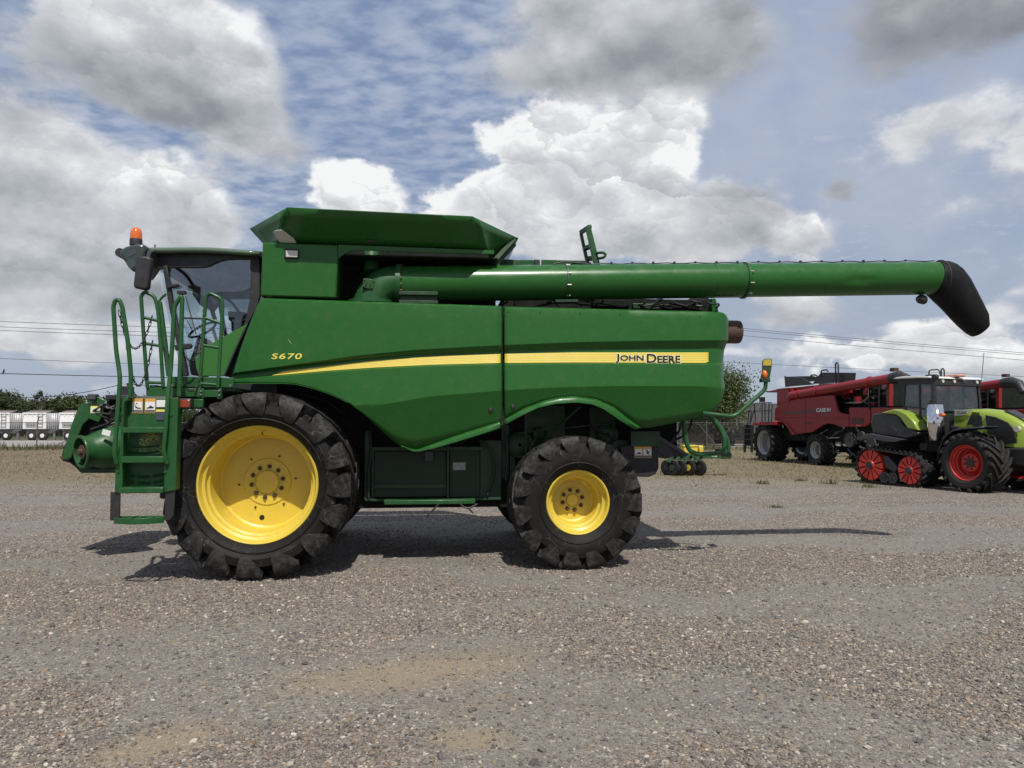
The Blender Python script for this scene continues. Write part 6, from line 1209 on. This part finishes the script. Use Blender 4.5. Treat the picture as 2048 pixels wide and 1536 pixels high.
# ---- grass and weeds
def blade_mat(name, stops, sc=1.5):
    m = bpy.data.materials.new(name); m.use_nodes = True; w = NT(m.node_tree); b = w.n['Principled BSDF']; at_ = w.new('ShaderNodeAttribute'); at_.attribute_name = 'rnd'
    w.l.new(w.cramp(at_.outputs['Fac'], stops), b.inputs['Base Color']); b.inputs['Roughness'].default_value = .75; b.inputs['Specular IOR Level'].default_value = .2; return m
def blades(name, X, Y, H, Wd, mt, label, cat, kind='stuff'):
    n = len(X); a = rng.random(n)*6.283; lx, ly = (rng.random(n)-.5)*H*.9, (rng.random(n)-.5)*H*.9; V = np.empty((n, 3, 3), np.float32); dx, dy = np.cos(a)*Wd/2, np.sin(a)*Wd/2
    V[:, 0] = np.stack([X-dx, Y-dy, np.full(n, -.005)], 1); V[:, 1] = np.stack([X+dx, Y+dy, np.full(n, -.005)], 1); V[:, 2] = np.stack([X+lx, Y+ly, H], 1)
    me = bpy.data.meshes.new(name); me.vertices.add(n*3); me.vertices.foreach_set('co', V.ravel()); me.loops.add(n*3); me.loops.foreach_set('vertex_index', np.arange(n*3, dtype=np.int32)); me.polygons.add(n); me.polygons.foreach_set('loop_start', np.arange(0, n*3, 3, dtype=np.int32)); me.update(); me.validate()
    at_ = me.attributes.new('rnd', 'FLOAT', 'POINT'); at_.data.foreach_set('value', np.repeat(rng.random(n), 3).astype(np.float32)); me.materials.append(mt); o = bpy.data.objects.new(name, me); C.objects.link(o); return tag(o, label, cat, kind=kind)
GM = blade_mat('dry_grass', [(0, (.05, .055, .022)), (.25, (.10, .095, .045)), (.6, (.19, .155, .09)), (1, (.29, .235, .15))]); WM = blade_mat('weeds', [(0, (.04, .055, .02)), (.5, (.075, .085, .035)), (1, (.16, .12, .06))])
def grass():
    n = 110000; Y = 19+31.5*rng.random(n)**1.1; X = (rng.random(n)*2-1)*(.74*Y+2); ed = Y-.0+3*np.sin(X*.31+np.sin(Y*.23)*2)+1.6*np.sin(X*.9+Y*.5)-.04*np.abs(X)
    cl = .5+.5*np.sin(X*1.1+2*np.sin(Y*.7))*np.cos(Y*.9+1.5*np.sin(X*.5)); keep = (rng.random(n) < np.clip((ed-19)/7, 0, 1)) & (rng.random(n) < .25+.75*cl); X, Y = X[keep], Y[keep]
    blades('grass', X, Y, (.02+.055*rng.random(len(X))**2)*(1+.4*(Y > 30)), .018+.02*rng.random(len(X)), GM, 'short dry grass between the gravel and the fence', 'grass')
    n = 26000; X = -42+75*rng.random(n); Y = 50.6+2.6*rng.standard_normal(n)*.6; k = .5+.5*np.sin(X*.8+2*np.sin(X*.37)); kp = rng.random(n) < k*.9+.1; X, Y = X[kp], Y[kp]
    blades('weeds', X, Y, .10+.34*rng.random(len(X))**2*(.5+k[kp]), .035+.03*rng.random(len(X)), WM, 'tall brown-green weeds along the foot of the fence', 'weeds')
    # single weed tufts on the gravel
    for i, (px, py, hh) in enumerate(((1525, 968, .16), (1660, 968, .20), (1740, 975, .15), (1918, 972, .22), (1845, 965, .15), (1600, 962, .12), (1552, 1015, .08))):
        gx, gy = gnd(px, py); nn = 70; o = blades('weed', gx+rng.standard_normal(nn)*.10, gy+rng.standard_normal(nn)*.10, hh*(.4+.6*rng.random(nn)), np.full(nn, .02), WM, 'small weed tuft growing in the gravel near the lime tractor', 'weed', None); o['group'] = 'weed tufts on the gravel'
grass()
# ================================================================== trees
def leaf_mat(name, a, b):
    m = blade_mat(name, [(0, tuple(k*.6 for k in a)), (.5, a), (1, b)]); return m
LM1 = leaf_mat('dark_leaves', (.032, .046, .018), (.062, .078, .030)); LM2 = leaf_mat('olive_leaves', (.055, .068, .024), (.105, .115, .045)); LM3 = leaf_mat('pale_leaves', (.062, .085, .030), (.145, .16, .065)); BARK = mat('bark', (.09, .07, .055), .9, var=.3)
def tree(p, h, rx, rz, mt, label, nc=60, nl=46, leaf=.22, group=None, gap=.0, z0=None):
    T = thing('tree', label, 'tree', p, group=group); cz = h-rz; rd = random.Random(int(p[0]*100)); m = MB(); m.tube([(0, 0, -.2), (.1, 0, h*.3), (0, .1, cz+.2*rz)], [.07*h*.45, .05*h*.4, .02*h*.4], 8); ends = []
    for k in range(7):
        a = k*2.4; e = Vector((math.cos(a)*rx*.7, math.sin(a)*rx*.7, cz+rz*rd.uniform(-.4, .7))); m.tube([(0, 0, h*.28+k*.02*h), Vector((e.x*.4, e.y*.4, (cz+h*.3)/2)), e], [.03*h*.4, .018*h*.4, .006*h*.3], 6); ends.append(e)
    obj('trunk', m, BARK, T)
    cen = []
    while len(cen) < nc:
        q = rng.uniform(-1, 1, 3); r = np.linalg.norm(q)
        if r < 1 and r > .25: cen.append(q*np.array([rx, rx, rz])*(.95+.15*rng.random())+np.array([0, 0, cz]))
    cen = np.array(cen); n = nc*nl; ci = np.repeat(np.arange(nc), nl); cr = (.16+.16*rng.random(nc))*rx; pos = cen[ci]+rng.standard_normal((n, 3))*cr[ci][:, None]*np.array([.62, .62, .5]); u = rng.standard_normal((n, 3)); u /= np.linalg.norm(u, axis=1)[:, None]; v = np.cross(u, rng.standard_normal((n, 3))); v /= np.linalg.norm(v, axis=1)[:, None]; s = leaf*(.5+.8*rng.random(n))[:, None]
    V = np.stack([pos-u*s*.5, pos+v*s*.32, pos+u*s*.5, pos-v*s*.32], 1).astype(np.float32); me = bpy.data.meshes.new('crown'); me.vertices.add(n*4); me.vertices.foreach_set('co', V.ravel()); me.loops.add(n*4); me.loops.foreach_set('vertex_index', np.arange(n*4, dtype=np.int32)); me.polygons.add(n); me.polygons.foreach_set('loop_start', np.arange(0, n*4, 4, dtype=np.int32)); me.update(); me.validate()
    tone = rng.random(nc)[ci]*.6+rng.random(n)*.4; a_ = me.attributes.new('rnd', 'FLOAT', 'POINT'); a_.data.foreach_set('value', np.repeat(tone, 4).astype(np.float32)); me.materials.append(mt); o = bpy.data.objects.new('crown', me); C.objects.link(o); o.parent = T; return T
def trees():
    b = at(1412, 880, 58.0); tree((b.x, 58.0, 0), at(1430, 731, 58).z, 3.25, 2.45, LM3, 'pale-leaved tree standing in front of the brick building roof', 290, 100, .18)
    lab = ['broad dark green tree in the far tree line behind the trailers', 'olive green bushy tree in the far tree line behind the trailers']
    rd = random.Random(4)
    spec = [(-130, 800, 5), (-70, 786, 6), (-20, 788, 6), (8, 790, 5), (52, 801, 4.5), (90, 803, 4.5), (118, 799, 4.5), (150, 799, 5), (185, 803, 5), (215, 800, 5), (250, 798, 5), (300, 802, 5), (345, 800, 6), (-40, 804, 5), (70, 806, 4), (135, 806, 5), (1330, 815, 6), (1545, 838, 7), (1700, 820, 8), (2060, 822, 8), (2200, 815, 9), (2120, 828, 8)]
    for i, (px, py, r) in enumerate(spec):
        Z = 112+rd.uniform(-6, 14); p = at(px, 870, Z); h = at(px, py, Z).z+rd.uniform(-.3, .4); k = i % 2
        g = 'trees in the far tree line' if px < 1000 else 'trees far behind the building'
        tree((p.x, Z, 0), h, r*.72, h*.47, (LM1, LM2)[k], lab[k] if px < 1000 else ('dark' if k == 0 else 'olive')+' green tree far behind the building and the red combines', 130, 62, .38, g)
    p = at(80, 870, 104); tree((p.x, 104, 0), at(80, 779, 104).z, 1.1, 1.0, LM1, 'thin lone tree rising above the far tree line', 16, 30, .24)
    # low scrub that closes the tree line
    n = 16000; X = at(-200, 870, 108).x+(at(420, 870, 108).x-at(-200, 870, 108).x)*rng.random(n); Y = 106+8*rng.random(n); H = 1.2+2.6*rng.random(n)
    blades('scrub', X, Y, H, .5+.4*rng.random(n), leaf_mat('scrub_leaves', (.03, .042, .017), (.06, .07, .03)), 'dense low scrub filling the foot of the far tree line', 'scrub')
trees()
# dead branch over the left trees
